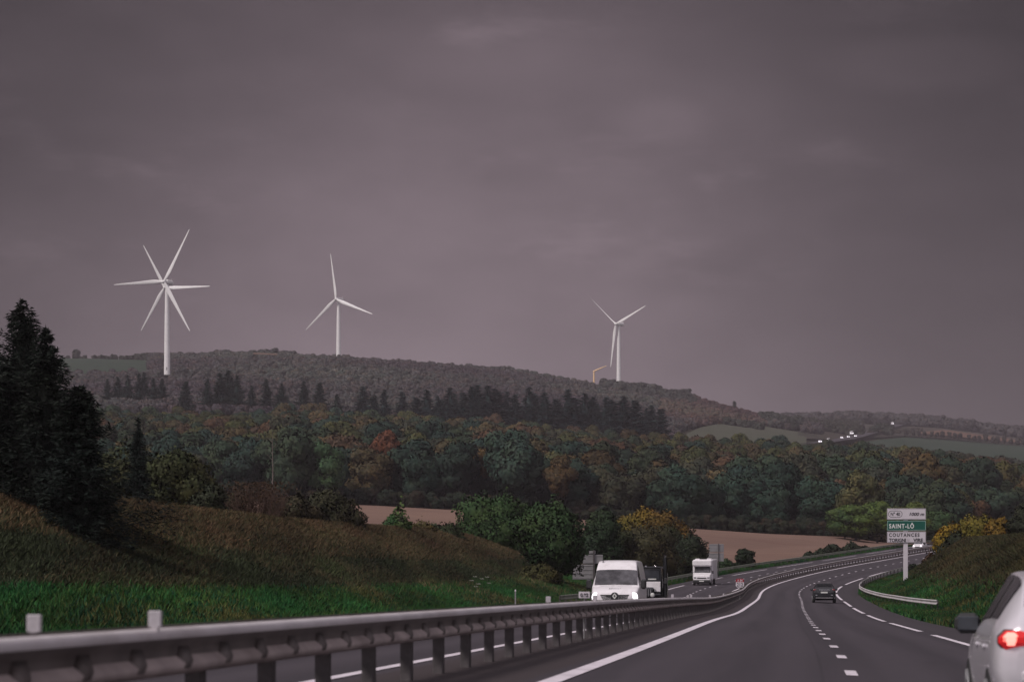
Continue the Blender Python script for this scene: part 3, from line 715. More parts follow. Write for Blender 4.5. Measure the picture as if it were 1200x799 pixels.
# ---- conifers along the ridge of the wood
gc = np.random.default_rng(21)
def conifer(px, ytop, Y, hpx, v, label, group, col=(.017, .036, .040), w=1.0, base=None):
    h = hpx*Y/F; X = (px-600)*Y/F; z = CAMZ+(HY-ytop)*Y/F-h
    hh = [17, 15, 18][v]
    return thing_tree('conifer', label, 'tree', group, (X, Y, z), CON[v], CTRUNK, col, (h/hh*w, h/hh*w, h/hh), gc.uniform(0, 6.28), True)
ridge = sorted([(px+7+(px*7 % 9), yt+7+(px*13 % 8)) for px, yt in [(500, 455), (525, 455), (548, 452), (566, 452), (590, 456), (612, 457), (634, 458), (658, 460), (680, 460), (704, 466), (724, 467)]]+[(425, 450), (440, 458), (452, 453), (472, 458), (488, 462), (502, 454), (515, 462), (530, 452), (541, 458), (552, 450), (562, 452), (571, 450), (583, 456), (596, 456), (606, 460), (618, 455), (628, 458), (640, 457), (652, 463), (664, 457), (675, 462), (686, 458), (697, 466), (708, 464), (718, 466), (729, 465), (742, 471), (756, 480), (765, 474), (776, 479)])
ORD = ['first', 'second', 'third', 'fourth', 'fifth', 'sixth', 'seventh', 'eighth', 'ninth', 'tenth', 'eleventh', 'twelfth', 'thirteenth', 'fourteenth', 'fifteenth', 'sixteenth', 'seventeenth', 'eighteenth', 'nineteenth', 'twentieth', 'twenty-first', 'twenty-second', 'twenty-third', 'twenty-fourth', 'twenty-fifth', 'twenty-sixth', 'twenty-seventh', 'twenty-eighth', 'twenty-ninth', 'thirtieth']+['%s' % q for q in ('thirty-first', 'thirty-second', 'thirty-third', 'thirty-fourth', 'thirty-fifth', 'thirty-sixth', 'thirty-seventh', 'thirty-eighth', 'thirty-ninth', 'fortieth', 'forty-first', 'forty-second', 'forty-third', 'forty-fourth')]
for k, (px, yt) in enumerate(ridge):
    Y = 1140+gc.uniform(-12, 25)
    conifer(px+gc.uniform(-2.5, 2.5), yt+gc.uniform(-2, 5)*(px != 776), Y, gc.uniform(40, 47)*(.9 if px < 500 else 1), k % 3, ('last dark conifer at the right end of the ridge row' if px == 776 else ('first dark conifer at the left end of the ridge row' if px == 425 else 'dark conifer, %s from the left in the row on the crest of the wood' % ORD[k])), 'conifers in a row on the crest of the wood', w=gc.uniform(1.7, 2.6))
for k, (px, yt, hp) in enumerate([(126, 444, 22), (138, 442, 22), (150, 440, 24), (163, 438, 28), (169, 436, 26), (180, 443, 22), (190, 444, 20), (218, 447, 34), (243, 444, 28), (258, 437, 34), (268, 434, 36), (278, 440, 32), (295, 452, 22), (312, 444, 30), (330, 450, 24), (356, 447, 26), (375, 448, 30), (395, 462, 24)]):
    Y = 1120+gc.uniform(-20, 30)
    conifer(px, yt, Y, hp+2, k % 3, ('dark conifer, %s from the left in the cluster below the overlapping turbines' % ORD[k] if px < 205 else 'dark conifer, %s from the left in the broken line between the left turbines' % ORD[k-7]), ['conifers clustered below the left turbines', 'conifers scattered left of the ridge row'][px > 205], w=gc.uniform(1.3, 2.4), col=(.022, .038, .038))

# ---- far hillside woods
hf = np.random.default_rng(31)
P = jitter_points(-140, 960, 1290, 2330, 8.6, hf); pxh = 600+F*P[:, 0]/P[:, 1]
k1 = ~((pxh < 176) & (pxh > -62) & (P[:, 1] > 1800)); k1 &= ~((pxh > 795) & (P[:, 1] > 1285) & (P[:, 1] < np.interp(pxh, [800, 870, 945], [1620, 1970, 2000])))
k1 &= P[:, 1] < np.interp(pxh, [-200, 820, 930, 960], [2330, 2330, 2230, 2200]); k1 &= ~((pxh > 294) & (pxh < 328) & (P[:, 1] > 2005) & (P[:, 1] < 2095))
k1 &= ~((abs(pxh-194) < 7) & (P[:, 1] < 1790) & (P[:, 1] > 1690)); k1 &= ~((abs(pxh-696) < 4) & (P[:, 1] > 2150)) 
k1 &= ~((pxh > 246) & (pxh < 345) & (P[:, 1] > 2235) & (hf.random(len(P)) < .6))
P = P[k1]; pxh = pxh[k1]; n = len(P)
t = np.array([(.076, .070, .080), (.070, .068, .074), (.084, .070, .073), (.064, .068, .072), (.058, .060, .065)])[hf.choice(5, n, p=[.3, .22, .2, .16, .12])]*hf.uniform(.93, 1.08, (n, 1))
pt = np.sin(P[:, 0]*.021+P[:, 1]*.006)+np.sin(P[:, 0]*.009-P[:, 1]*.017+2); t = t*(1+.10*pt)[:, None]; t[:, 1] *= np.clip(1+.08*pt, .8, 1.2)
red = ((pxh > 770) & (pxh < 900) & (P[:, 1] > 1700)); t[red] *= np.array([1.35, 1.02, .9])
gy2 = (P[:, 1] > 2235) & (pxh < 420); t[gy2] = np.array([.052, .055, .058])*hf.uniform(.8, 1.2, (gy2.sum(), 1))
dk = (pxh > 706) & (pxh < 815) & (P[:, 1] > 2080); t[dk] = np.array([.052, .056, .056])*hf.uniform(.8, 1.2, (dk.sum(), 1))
sc = .84*hf.uniform(.78, 1.1, (n, 1))*np.ones((n, 3))*hf.uniform(.92, 1.08, (n, 3)); sc[gy2] *= 1.0; sc[(P[:, 1] > 2235) & (pxh > 246) & (pxh < 345)] *= 1.5; sc[dk] *= hf.uniform(.9, 1.6, (dk.sum(), 1)); sc[red] *= .8
spat = []
for i, m in enumerate(SMALL):
    px = [89, 134, 861][i]; yt = [407, 413, 463][i]; Y = [2230, 2230, 2190][i]; X = (px-600)*Y/F; h = [12, 12, 13][i]; 
    z = CAMZ+(HY-yt)*Y/F-h
    o = thing_tree('hilltop_tree', ['round dark tree at the left end of the hilltop hedge, beside the conifer top', 'lone round tree on the hilltop hedge beside the thin pole', 'lone dark tree on the skyline of the right-hand slope'][i], 'tree', None, (X, Y, z), m, None, (.028, .032, .030), ([1.0, .75, .42][i],)*2+(h/[11, 12, 10][i]*[1, 1, .62][i],), i, False)
    spat.append(o)
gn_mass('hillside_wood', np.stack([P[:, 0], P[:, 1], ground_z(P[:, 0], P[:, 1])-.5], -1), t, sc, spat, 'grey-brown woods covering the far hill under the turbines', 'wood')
# hedge at the hilltop field, ridge woods on the right, scrub thickets
Q2 = []; T2 = []; S2 = []
def scatter(pxa, pxb, Y0, Y1, cnt, size, col, excl=None):
    for _ in range(cnt):
        px = hf.uniform(pxa, pxb); a = Y0(px) if callable(Y0) else Y0; b = Y1(px) if callable(Y1) else Y1; Y = hf.uniform(a, b)
        X = (px-600)*Y/F; Q2.append((X, Y, float(ground_z(X, Y))-.3)); T2.append(np.array(col)*hf.uniform(.75, 1.25)); s = size*hf.uniform(.7, 1.3); S2.append((s*1.15, s*1.15, s))
scatter(75, 245, 2195, 2215, 90, .42, (.030, .034, .028)); scatter(160, 250, 2195, 2240, 60, .8, (.032, .036, .032))
scatter(915, 1290, 2900, 3090, 900, 1.25, (.056, .054, .060)); scatter(940, 1010, 2150, 2700, 260, .8, (.040, .042, .036))
scatter(850, 893, 1830, 1880, 60, .55, (.042, .048, .042)); scatter(893, 935, 2010, 2200, 120, .9, (.034, .040, .036))
scatter(1018, 1080, lambda p: np.interp(p, [1018, 1080], [2250, 2560]), lambda p: np.interp(p, [1018, 1080], [2330, 2640]), 50, .5, (.05, .045, .038))
scatter(1020, 1045, 2300, 2420, 26, .9, (.036, .042, .036)); scatter(1160, 1290, 1300, 1420, 40, .8, (.036, .044, .036)); scatter(1000, 1290, 1240, 1300, 120, .9, (.036, .042, .030))
gn_mass('hedgerows_and_copses', np.array(Q2), np.array(T2), np.array(S2), spat, 'far hedges and copses along the field edges and the right-hand ridge', 'copse')
# line of separate hedgerow trees across the far right fields
for k in range(22):
    px = 1062+k*7.2+hf.uniform(-1.4, 1.4); Y = 2380+hf.uniform(-8, 8); X = (px-600)*Y/F; s = hf.uniform(.75, 1.05)
    thing_tree('hedgerow_tree', 'small round tree, %s from the left in the row below the reddish field' % ORD[k], 'tree', 'row of round trees on the far right hillside', (X, Y, float(ground_z(X, Y))), SMALL[k % 3], None, (.040, .038, .036), (.62*s, .62*s, .85*s), k, False)

# ---- near bushes and trees
def bush(name, label, px, ytop, ybot, wpx, Y, col, seed, n=5200, leaf=.20, trunk=False, group=None, nl=16, jag=.42, cat='bush', depth=None, core=.72, tr=.12):
    k = Y/F; X = (px-600)*k; top = (HY-ytop)*k+CAMZ; bot = (HY-ybot)*k+CAMZ; R = wpx*k/2; h = top-bot
    V, Q, NV = crown_arrays(seed, R*1.04, h*.97, -h*.38 if not trunk else h*.06, int(n*1.25), leaf, nl=nl+4, jag=jag, core=core)
    if depth: V[:, 1] *= depth
    r = empty(name, (X, Y, bot)); tag(r, label, cat, group)
    c = put('crown', mesh_np('crown', V, Q, M_leaf, nrm=NV), r); c.color = (*col, 1)
    tm = trunk_mb(h*.6, tr, seed, limbs=6, spread=R*.4); tm.build('trunk', M_bark, r)
    return r
bush('round_tree', 'dark green round tree left of its taller twin, above the end of the bank', 585, 581, 668, 104, 258, (.028, .060, .020), 401, 9500, .24, True, nl=20, cat='tree')
bush('round_tree', 'tall dark green tree covering the grey sign back, right of its lower twin', 647, 573, 690, 84, 219, (.026, .055, .020), 402, 11000, .24, True, nl=22, cat='tree')
bush('shrub', 'dark green shrub between the tall round tree and the yellow bushes', 706, 590, 672, 58, 262, (.020, .038, .018), 403, 6500)
bush('shrub', 'golden-orange leafy bush forming the top of the clump above the motorhome lane', 745, 592, 650, 66, 312, (.15, .105, .018), 404, 7000, .27)
bush('shrub', 'orange-brown leafy bush sloping down at the right of the golden clump', 776, 600, 650, 64, 310, (.12, .075, .018), 442, 5600, .27)
bush('shrub', 'yellow and green bush at the left of the golden clump', 733, 600, 640, 36, 306, (.130, .105, .022), 405, 3500, .25)
bush('shrub', 'brownish bush low in the clump behind the white van', 757, 611, 672, 84, 288, (.040, .038, .018), 406, 6000)
bush('shrub', 'olive bush at the foot of the clump, behind the van roof', 722, 610, 672, 46, 285, (.034, .040, .018), 407, 3800)
bush('shrub', 'dark green bush at the right end of the clump, beside the grey sign back', 806, 614, 668, 54, 296, (.022, .032, .018), 408, 6500)
bush('shrub', 'olive bush between the brown bush and the dark bush at the right end', 784, 609, 666, 56, 298, (.040, .046, .018), 409, 4500)
bush('shrub', 'rounded green-brown bush beside the verge, right under the tall round tree', 632, 657, 690, 46, 212, (.045, .046, .016), 410, 3600, .17)
bush('shrub', 'small dark bush in the field edge right of the pole-mounted sign back', 873, 641, 664, 25, 330, (.018, .030, .016), 411, 2200, .24)
bush('shrub', 'low green hedge clump behind the far barrier at the sign back', 850, 652, 670, 22, 322, (.020, .042, .018), 412, 1500, .24)
for k, (px, yt, w, Y) in enumerate([(948, 645, 16, 385), (962, 641, 20, 392), (978, 637, 22, 398), (996, 636, 24, 404), (1012, 638, 18, 412), (1030, 639, 16, 424), (1046, 638, 14, 436)]):
    bush('low_bush', ['lowest dark bush at the left tip of the row in front of the field', 'dark bush second from the left tip of the row behind the far barrier', 'dark bush third from the left in the row behind the far barrier', 'widest dark bush in the row behind the far barrier', 'dark bush right of the widest one in the barrier row', 'small dark bush left of the road sign post', 'small dark bush hidden partly by the road sign post'][k], px, yt, yt+13, w, Y, (.018, .028, .016), 420+k, 1100, .27, nl=8, group='dark bushes in a row behind the far barrier')
bush('shrub', 'fresh green shrub with upright shoots on the crest of the bank', 461, 600, 640, 46, 208, (.028, .070, .022), 430, 3800, .17, nl=14, jag=.3)
bush('sapling', 'spindly bright green sapling rising above the fresh green shrub', 470, 582, 626, 20, 206, (.060, .095, .030), 431, 420, .22, nl=6, jag=.7, cat='sapling', core=0, tr=.04)
bush('shrub', 'straw-coloured bush right of the fresh green shrub', 492, 602, 642, 40, 222, (.075, .065, .024), 432, 3000, .16, jag=.4)
bush('shrub', 'dull green bush on the bank crest before the round trees', 518, 608, 648, 52, 232, (.028, .040, .018), 433, 3800, .18)
bush('shrub', 'dark olive bush on the crest of the bank left of the ploughed field', 388, 570, 634, 78, 184, (.034, .034, .018), 434, 7000, .17)
bush('shrub', 'brown-green bush joining the olive bush and the bare red shrub', 346, 572, 626, 66, 174, (.036, .032, .018), 435, 5000, .16)
bush('shrub', 'bushy yellow-green tree beside the slim spruce on the left bank', 204, 526, 612, 112, 152, (.038, .044, .018), 436, 10500, .18, nl=20)
bush('shrub', 'shaggy olive bush behind the slim spruce on the left bank', 138, 506, 606, 84, 158, (.036, .040, .018), 437, 8000, .18)
bush('shrub', 'low olive shrub between the yellow-green tree and the bare red shrub', 262, 574, 618, 62, 160, (.036, .038, .018), 441, 5200, .17)
bush('shrub', 'dark bush at the foot of the yellow-green tree', 240, 566, 612, 50, 150, (.024, .030, .017), 438, 5000, .17)
# bare reddish shrub with fine upright stems
def twiggy(label, px, ytop, ybot, wpx, Y, seed):
    k = Y/F; X = (px-600)*k; bot = CAMZ+(HY-ybot)*k; h = (ybot-ytop)*k; g = random.Random(seed); m = MB()
    for i in range(130):
        a = g.uniform(-1, 1); b = g.uniform(-1, 1); p = Vector((a*wpx*k*.32, b*1.2, 0)); l = h*g.uniform(.55, 1)*(1-.25*abs(a))
        q = p+Vector((a*wpx*k*.16+g.uniform(-.25, .25), b*.5, l)); mid = (p+q)/2+Vector((g.uniform(-.12, .12), 0, 0))
        m.tube([p, mid, q], [.022, .014, .005], 4, cap=False)
        for j in range(4):
            u = g.uniform(.35, .9); r0 = p.lerp(q, u); r1 = r0+Vector((g.uniform(-.5, .5), g.uniform(-.3, .3), g.uniform(.25, .7))); m.tube([r0, r1], [.009, .004], 3, cap=False)
    r = empty('bare_shrub', (X, Y, bot)); tag(r, label, 'shrub')
    m.build('stems', simple('red_brown_twigs', (.10, .060, .045), .9, var=.3), r)
    gg = np.random.default_rng(seed); P = np.stack([gg.normal(0, wpx*k*.24, 2600), gg.normal(0, .9, 2600), h*gg.uniform(.1, .93, 2600)**.8], -1)
    V, Q = cards(P, gg.normal(0, 1, (2600, 3)), .11, gg); c = put('leaves', mesh_np('leaves', V, Q, M_leaf), r); c.color = (.055, .034, .022, 1)
twiggy('thin reddish-brown shrub of bare upright stems on the bank crest', 300, 562, 612, 78, 158, 51)
# slim pale dead tree in front of the wood
mm = MB(); mm.tube([(0, 0, 0), (.1, 0, 5), (0, 0, 10)], [.09, .06, .02], 5)
for k in range(8): a = random.uniform(0, 6.28); z = 3+k*.8; mm.tube([(0, 0, z), (.7*math.cos(a), .7*math.sin(a), z+.7)], [.03, .01], 4)
o = mm.build('bare_tree', simple('pale_bark', (.16, .13, .12), .9)); o.location = at(319, 592, 330); tag(o, 'slim pale leafless tree standing before the dark wood', 'tree')

# big dark conifers on the left
def big_conifer(label, px, ytop, ybase, wpx, Y, seed, col, nb=420, tw=95, ln=.17, z0f=.02, shape=.85):
    k = Y/F; h = (ybase-ytop)*k; R = wpx*k/2; X = (px-600)*k
    r = empty('conifer', (X, Y, CAMZ+(HY-ybase)*k)); tag(r, label, 'tree')
    c = put('crown', conifer_mesh(seed, R, h, h*z0f, nb, tw, ln, shape=shape), r); c.color = (*col, 1)
    m = MB(); m.tube([(0, 0, -.5), (0, 0, h*.5), (0, 0, h*.98)], [.17, .11, .02], 8); m.build('trunk', M_bark, r)
    return r
big_conifer('tallest big dark conifer at the left edge of the photo', 27, 352, 662, 335, 100, 501, (.008, .013, .010), 900, 170, .15, 0, .9)
big_conifer('big dark conifer with hanging skirt, right of the tallest one', 92, 452, 676, 124, 92, 502, (.008, .014, .011), 620, 110, .16, 0, .5)
big_conifer('dark conifer peaking just right of the tallest one', 54, 384, 660, 150, 97, 503, (.008, .013, .010), 520, 110, .16, 0, .7)
big_conifer('dark conifer cut by the left edge of the photo', -22, 385, 655, 230, 98, 504, (.010, .016, .013), 420, 90, .20, 0, .7)
big_conifer('slim dark spruce standing alone on the left bank between olive bushes', 162, 490, 604, 46, 148, 505, (.012, .020, .017), 240, 50, .20, 0, .8)
bush('shrub', 'yellowish bush glimpsed behind the big conifers at the far left', 8, 462, 560, 60, 126, (.035, .042, .014), 440, 3000, .18)

# right bank: golden bush and neighbours
bush('shrub', 'orange-yellow bush at the top of the right bank, nearest the road sign', 1112, 606, 655, 46, 262, (.19, .125, .014), 450, 5200, .2, jag=.35)
bush('shrub', 'golden and green bush in the middle of the right bank', 1146, 599, 645, 56, 255, (.12, .10, .016), 451, 5600, .2, jag=.35)
bush('shrub', 'golden-topped bush at the right end of the bank, beside the frame edge', 1172, 602, 640, 38, 252, (.14, .085, .014), 452, 3600, .2)
bush('shrub', 'dark green undergrowth below the golden bushes on the right bank', 1130, 625, 668, 76, 256, (.022, .028, .014), 453, 5200, .2)
bush('shrub', 'dark brown-green bush at the right frame edge behind the bank', 1206, 585, 650, 60, 250, (.022, .026, .014), 454, 4800, .2)
bush('shrub', 'reddish-brown low shrub at the left foot of the golden bushes', 1090, 640, 676, 20, 262, (.06, .034, .018), 455, 1700, .17)
bush('shrub', 'dark low shrub behind the road sign post', 1072, 658, 680, 24, 262, (.012, .018, .011), 456, 1700, .17)

# ---- grass
def tufts(name, label, n, srange, orange, h0, h1, w, cols, lean, seed, per=5, dens=None, blade_per_m=None):
    g = np.random.default_rng(seed); s = g.uniform(*srange, n); o = g.uniform(*orange, n)
    if dens is not None: k = g.random(n) < dens(s, o); s = s[k]; o = o[k]; n = len(s)
    x, y, z = verge_fn(s, o); z = z-.05
    B = np.repeat(np.stack([x, y, z], -1), per, 0); m = len(B); B[:, :2] += g.normal(0, .10, (m, 2))
    a = g.uniform(0, 6.28, m); l = g.uniform(h0, h1, m); d = np.stack([np.cos(a), np.sin(a)], -1)*(g.uniform(.1, lean, m)*l)[:, None]
    tip = B.copy(); tip[:, :2] += d; tip[:, 2] += l*g.uniform(.7, 1, m)
    mid = B.copy(); mid[:, :2] += d*.35; mid[:, 2] += l*.55
    pw = g.uniform(0, 6.28, m); side = np.stack([np.cos(pw), np.sin(pw), np.zeros(m)], -1)*(w*g.uniform(.6, 1.4, m))[:, None]
    V = np.stack([B-side*.6, B+side*.6, mid+side, tip, mid-side], 1).reshape(-1, 3); I = np.arange(m)[:, None]*5
    pk = np.clip(((np.sin(s*.17+o*.5)+np.sin(s*.07-o*.8+seed)+np.sin(s*.41+o*1.3)+3)/6+g.normal(0, .16, n))*len(cols), 0, len(cols)-1).astype(int)
    C = np.array(cols)[pk]*g.uniform(.85, 1.18, (n, 1))
    # long patches of different tone
    ph = np.sin(s*.21+o*.9)+np.sin(s*.083-o*.5+1.3)+g.normal(0, .5, n); C = C*(1+.16*ph)[:, None]
    C = np.repeat(np.repeat(C, per, 0)*g.uniform(.8, 1.2, (m, 1)), 5, 0)
    me = mesh_np(name, V, I+np.array([[0, 1, 2, 3, 4]]), M_grass, False, np.clip(C, 0, 1)); put(name, me, label=label, cat='grass', kind='stuff')
    return me
GRN = [(.018, .084, .024), (.026, .094, .022), (.040, .080, .018), (.012, .056, .024), (.080, .082, .026)]
BRN = [(.108, .066, .036), (.090, .064, .032), (.060, .058, .026), (.115, .074, .040), (.070, .054, .028)]
DRK = [(.034, .044, .020), (.026, .034, .017), (.058, .048, .024), (.042, .054, .022)]
def bandL(a, b, soft=1.2): return lambda s, o: np.clip((-o-a)/soft+.5, 0, 1)*np.clip((b+.0-(-o))/soft+.5, 0, 1)
tufts('verge_grass', 'bright green grass on the verge beyond the opposite carriageway', 80000, (-8, 300), (-25.5, -15.3), .14, .40, .016, GRN, .6, 61, dens=lambda s, o: np.clip((-o-15.3)/1.2+.5, 0, 1)*np.clip((np.interp(s, [30, 80, 150], [22.0, 22.8, 24.2])+o)/1.2+.5, 0, 1))
tufts('straw_grass', 'pale dry grass patches in the green verge', 2600, (70, 190), (-24, -18), .25, .6, .02, [(.12, .10, .05), (.09, .08, .035)], .7, 62, dens=lambda s, o: np.clip(np.sin(s*.13)+np.sin(s*.31+o), 0, 1)*.6)
tufts('bank_grass', 'dark shaggy lower slope of the left bank', 100000, (10, 240), (-31, -19.5), .14, .38, .016, DRK, .9, 63, dens=lambda s, o: np.clip((-o-np.interp(s, [30, 80, 150], [22.2, 23.0, 24.2]))/1.2+.5, 0, 1)*np.clip((30.5+o)/4+.3, 0, 1))
tufts('bank_grass', 'long rusty-brown grass on the crest of the left bank', 100000, (10, 265), (-40, -27.5), .16, .45, .015, BRN, .85, 64, dens=lambda s, o: np.clip((-o-26.5)/4+.3, 0, 1))
tufts('verge_grass', 'green grass on the right verge around the barrier end', 30000, (55, 330), (5.8, 12.5), .15, .42, .024, GRN, .6, 65, dens=lambda s, o: np.clip((12-o)/2.5, 0, 1))
tufts('bank_grass', 'long brown-olive grass on the right bank', 90000, (60, 330), (9, 22), .16, .42, .017, [(.090, .064, .030), (.066, .058, .024), (.052, .052, .022), DRK[2], DRK[3], (.060, .048, .024)], .95, 66, dens=lambda s, o: np.clip((o-10)/3, 0, 1))
tufts('verge_grass', 'green grass strip behind the far barrier', 14000, (225, 400), (-24, -15.6), .18, .45, .03, GRN[:4], .6, 67, dens=lambda s, o: np.where(s > 300, np.clip((18+o)/1, 0, 1), 1))
tufts('dry_slope_grass', 'dry orange-brown grass on the short slope left of the motorhome', 7000, (236, 285), (-27, -19), .2, .5, .03, [(.10, .060, .030), (.075, .052, .024)], .8, 68)
# white umbels in the verge
for k, (px, py) in enumerate([(553, 680), (557, 675.5), (561, 684), (565, 678), (571, 676), (573, 683), (558, 687)]):
    Y = 98+k*.7; p = at(px, py, Y); gz = float(ground_z(p.x, p.y)); h = max(p.z-gz, .3); m = MB(); m.tube([(0, 0, 0), (.02, 0, h*.98)], [.012, .007], 5)
    r = empty('umbel_flower', (p.x, p.y, gz)); tag(r, 'white-headed cow parsley stem in the clump on the green verge', 'flower', 'white umbels in a clump on the verge')
    m.build('stem', simple('green_stem', (.03, .06, .02), .8) if k == 0 else bpy.data.materials['green_stem'], r)
    m = MB()
    for j in range(9): a = j*.7; m.ball((.08*math.cos(a)*(j % 3)/2, .08*math.sin(a)*(j % 3)/2, h+.015*(j % 2)), .022, 6, 4, (1, 1, .7))
    m.build('flower_head', bpy.data.materials.get('petal_white') or simple('petal_white', (.26, .26, .23), .8), r)

# ================================================================== barriers
def sweep(profile, ss, off, dzf=None, close=True):
    """profile [(do, dz)] swept along the road at offset off(s); returns verts, quads"""
    ss = np.asarray(ss, float); oo = np.array([off(s) if callable(off) else off for s in ss]); m = len(profile); V = []
    for do, dz in profile:
        x, y, _ = road(ss, oo+do)
        z0 = base_z(ss, oo); V.append(np.stack([x, y, z0+dz+(dzf(ss) if dzf else 0)], -1))
    V = np.stack(V, 1).reshape(-1, 3); n = len(ss); I = np.arange(n*m).reshape(n, m); J = np.roll(I, -1, 1) if close else None
    Q = np.stack([I[:-1], J[:-1], J[1:], I[1:]], -1).reshape(-1, 4)
    caps = [I[0][::-1], I[-1]]
    return V, Q, caps
def base_z(ss, oo):
    _, _, zr = road(ss, oo); _, _, zv = surf(ss, oo)
    return np.where((oo > -15.05) & (oo < 5.65), zr, zv)
W_PROF = [(0, .745), (.05, .742), (.085, .715), (.085, .675), (.02, .625), (.02, .555), (.085, .505), (.085, .465), (.05, .435), (0, .43), (0, .46), (.055, .48), (-.005, .56), (-.005, .62), (.055, .69), (.045, .72), (0, .725)]
def prof(sgn, d, sc=1.0): return [(sgn*(d+a), b*sc) for a, b in W_PROF]
def rail(name, ss, off, sgn, d, mat, parent, ribs=None, sc=1.0, low=None):
    V, Q, caps = sweep(prof(sgn, d, sc), ss, off); V = list(map(tuple, V)); Q = [tuple(q) for q in Q]; mp = len(W_PROF)
    mi = [(2 if (i % mp) in (3, 4) else 1) if (low and 3 <= (i % mp) <= 13) else 0 for i in range(len(Q))]  # lower faces brown; valley under the upper bulge painted dark as shade
    if ribs:
        for s in ribs:
            o0 = off(s) if callable(off) else off
            x, y, _ = road(s, o0+sgn*(d+.055)); z = float(base_z(np.array([s]), np.array([o0]))[0])
            th = float(iv(RT, s)); R = Matrix.Rotation(-th, 3, 'Z'); b = len(V)
            for dx, dy, dz in [(-.04, -.20, .45), (.037, -.17, .475), (.034, -.10, .52), (-.04, -.06, .625), (-.04, -.02, .45), (.037, -.02, .475), (.034, .06, .52), (-.04, .20, .625)]:
                p = R @ Vector((sgn*dx, dy, 0)); V.append((float(x)+p.x, float(y)+p.y, z+dz))
            Q += [(b, b+1, b+2, b+3), (b+7, b+6, b+5, b+4), (b, b+4, b+5, b+1), (b+1, b+5, b+6, b+2), (b+2, b+6, b+7, b+3), (b+3, b+7, b+4, b)]; mi += [2]*6
    o = put(name, mesh_np(name, np.array(V), [np.array(Q)], [mat, low or mat, M_steelshade], False, mi=mi), parent); return o
def posts(parent, slist, off, h, w, dep, mat, name='post', maxn=100, keypx=None):
    mb = MB(); mb.box((0, 0, h/2-.2), (w, dep, h+.4), .01); proto = None; rest_v = []; rest = MB()
    ranked = sorted(slist, key=lambda s: (s < -34, s))
    for k, s in enumerate(ranked):
        o0 = off(s) if callable(off) else off
        x, y, _ = road(s, o0); z = float(base_z(np.array([s]), np.array([o0]))[0]); th = float(iv(RT, s))
        if k < maxn:
            if proto is None: p = proto = mb.build(name, mat, parent)
            else: p = proto.copy(); COL.objects.link(p); p.parent = parent
            p.location = (float(x), float(y), z); p.rotation_euler = (0, 0, -th)
        else: rest.box((float(x), float(y), z+h/2-.2), (w, dep, h+.4), 0, Matrix.Rotation(-th, 3, 'Z'))
    if rest.v: rest.build('distant_posts', mat, parent, kind='stuff')
def along(root, s, o, dz, mb, name, mat, label=None):
    x, y, _ = road(s, o); z = float(base_z(np.array([s]), np.array([o]))[0]); p = mb.build(name, mat, root)
    p.location = (float(x), float(y), z+dz); p.rotation_euler = (0, 0, -float(iv(RT, s)))
    if label: p['label'] = label
    return p
M_cap = simple('dull_white_cap', (.43, .40, .43), .5, var=.15, scale=14, dirt=((.25, .22, .22, 1), .6))
sm_ = np.arange(-56, 520, 1.5)
med = empty('crash_barrier'); tag(med, 'long double-sided steel guardrail with many posts along the median', 'guardrail')
OB = -4.9
PS = [-55+2.25*k for k in range(0, 240)]
RM = .045
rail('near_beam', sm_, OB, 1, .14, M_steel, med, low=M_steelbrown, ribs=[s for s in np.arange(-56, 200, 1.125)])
rail('far_beam', sm_, OB, -1, .14, M_steelshade, med)  # shadow side painted in: the whole beam uses the darker steel
V, Q, c = sweep([(.16, .735), (.16, .722), (.10, .70), (.10, .715)], sm_, OB)
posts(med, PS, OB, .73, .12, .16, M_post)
def reflector(s, o, w=.088, h=.108, dz=.76, root=med, lab=None):
    m = MB(); m.box((0, 0, h/2), (w, .03, h), .008); m.box((0, .0, -.03), (.04, .028, .09)); return along(root, s, o, dz, m, 'reflector', M_cap, lab)
def s_at(px, o, dz=0):
    ss = np.arange(-55, 500, .25); x, y, _ = road(ss, np.full(ss.shape, o)); m = y > 6; u = 600+F*x[m]/y[m]
    return float(ss[m][np.argmin(abs(u-px))])
for px in (180, 697, 788, 810, 832, 848, 889, 907): reflector(s_at(px, OB+.19), OB+.19)
for px in (41, 643, 806, 880): reflector(s_at(px, OB-.19), OB-.19)

opp = empty('crash_barrier'); tag(opp, 'mossy guardrail along the outer edge of the opposite carriageway', 'guardrail')
sb = np.arange(113, 470, 2.0); rail('beam', sb, -15.9, 1, .08, M_railg, opp, sc=1.05)
posts(opp, [114+4*k for k in range(88)], -15.9, .74, .1, .12, M_post)
rgt = empty('crash_barrier'); tag(rgt, 'short guardrail curving round the right shoulder with its flared near end in the grass', 'guardrail')
OR_ = lambda s: float(np.interp(s, [104, 118, 128, 144, 156, 178, 194, 212, 280, 470], [8.25, 7.8, 7.5, 7.15, 6.7, 6.15, 5.9, 5.9, 6.05, 6.05]))
sr = np.arange(105, 430, 1.5)
rail('beam', sr, OR_, -1, .08, M_steel, rgt); posts(rgt, [106+4*k for k in range(80)], OR_, .72, .1, .12, M_post)
for s_ in (205, 226, 246, 300): reflector(s_, OR_(s_), .10, .14, .75, rgt)
# raised panel of sheet steel left standing beside the opposite shoulder
for px, py, lab in [(590, 690, 'slim grey marker stake in the left verge, left of the small number plate'), (604, 702, 'thin pale verge stake near the barrier')][:1]:
    Y = 105; p = at(604, 692, Y); gz = float(ground_z(p.x, p.y)); m = MB(); m.tube([(0, 0, -.1), (0, 0, p.z-gz)], .03, 6); r = empty('marker_stake', (p.x, p.y, gz)); tag(r, 'thin pale marker stake with a white head in the left verge', 'stake')
    m.build('stake', M_signback, r); m = MB(); m.ball((0, 0, p.z-gz), .035, 8, 6, (1, 1, 1.8)); m.build('head', M_signwhite, r)

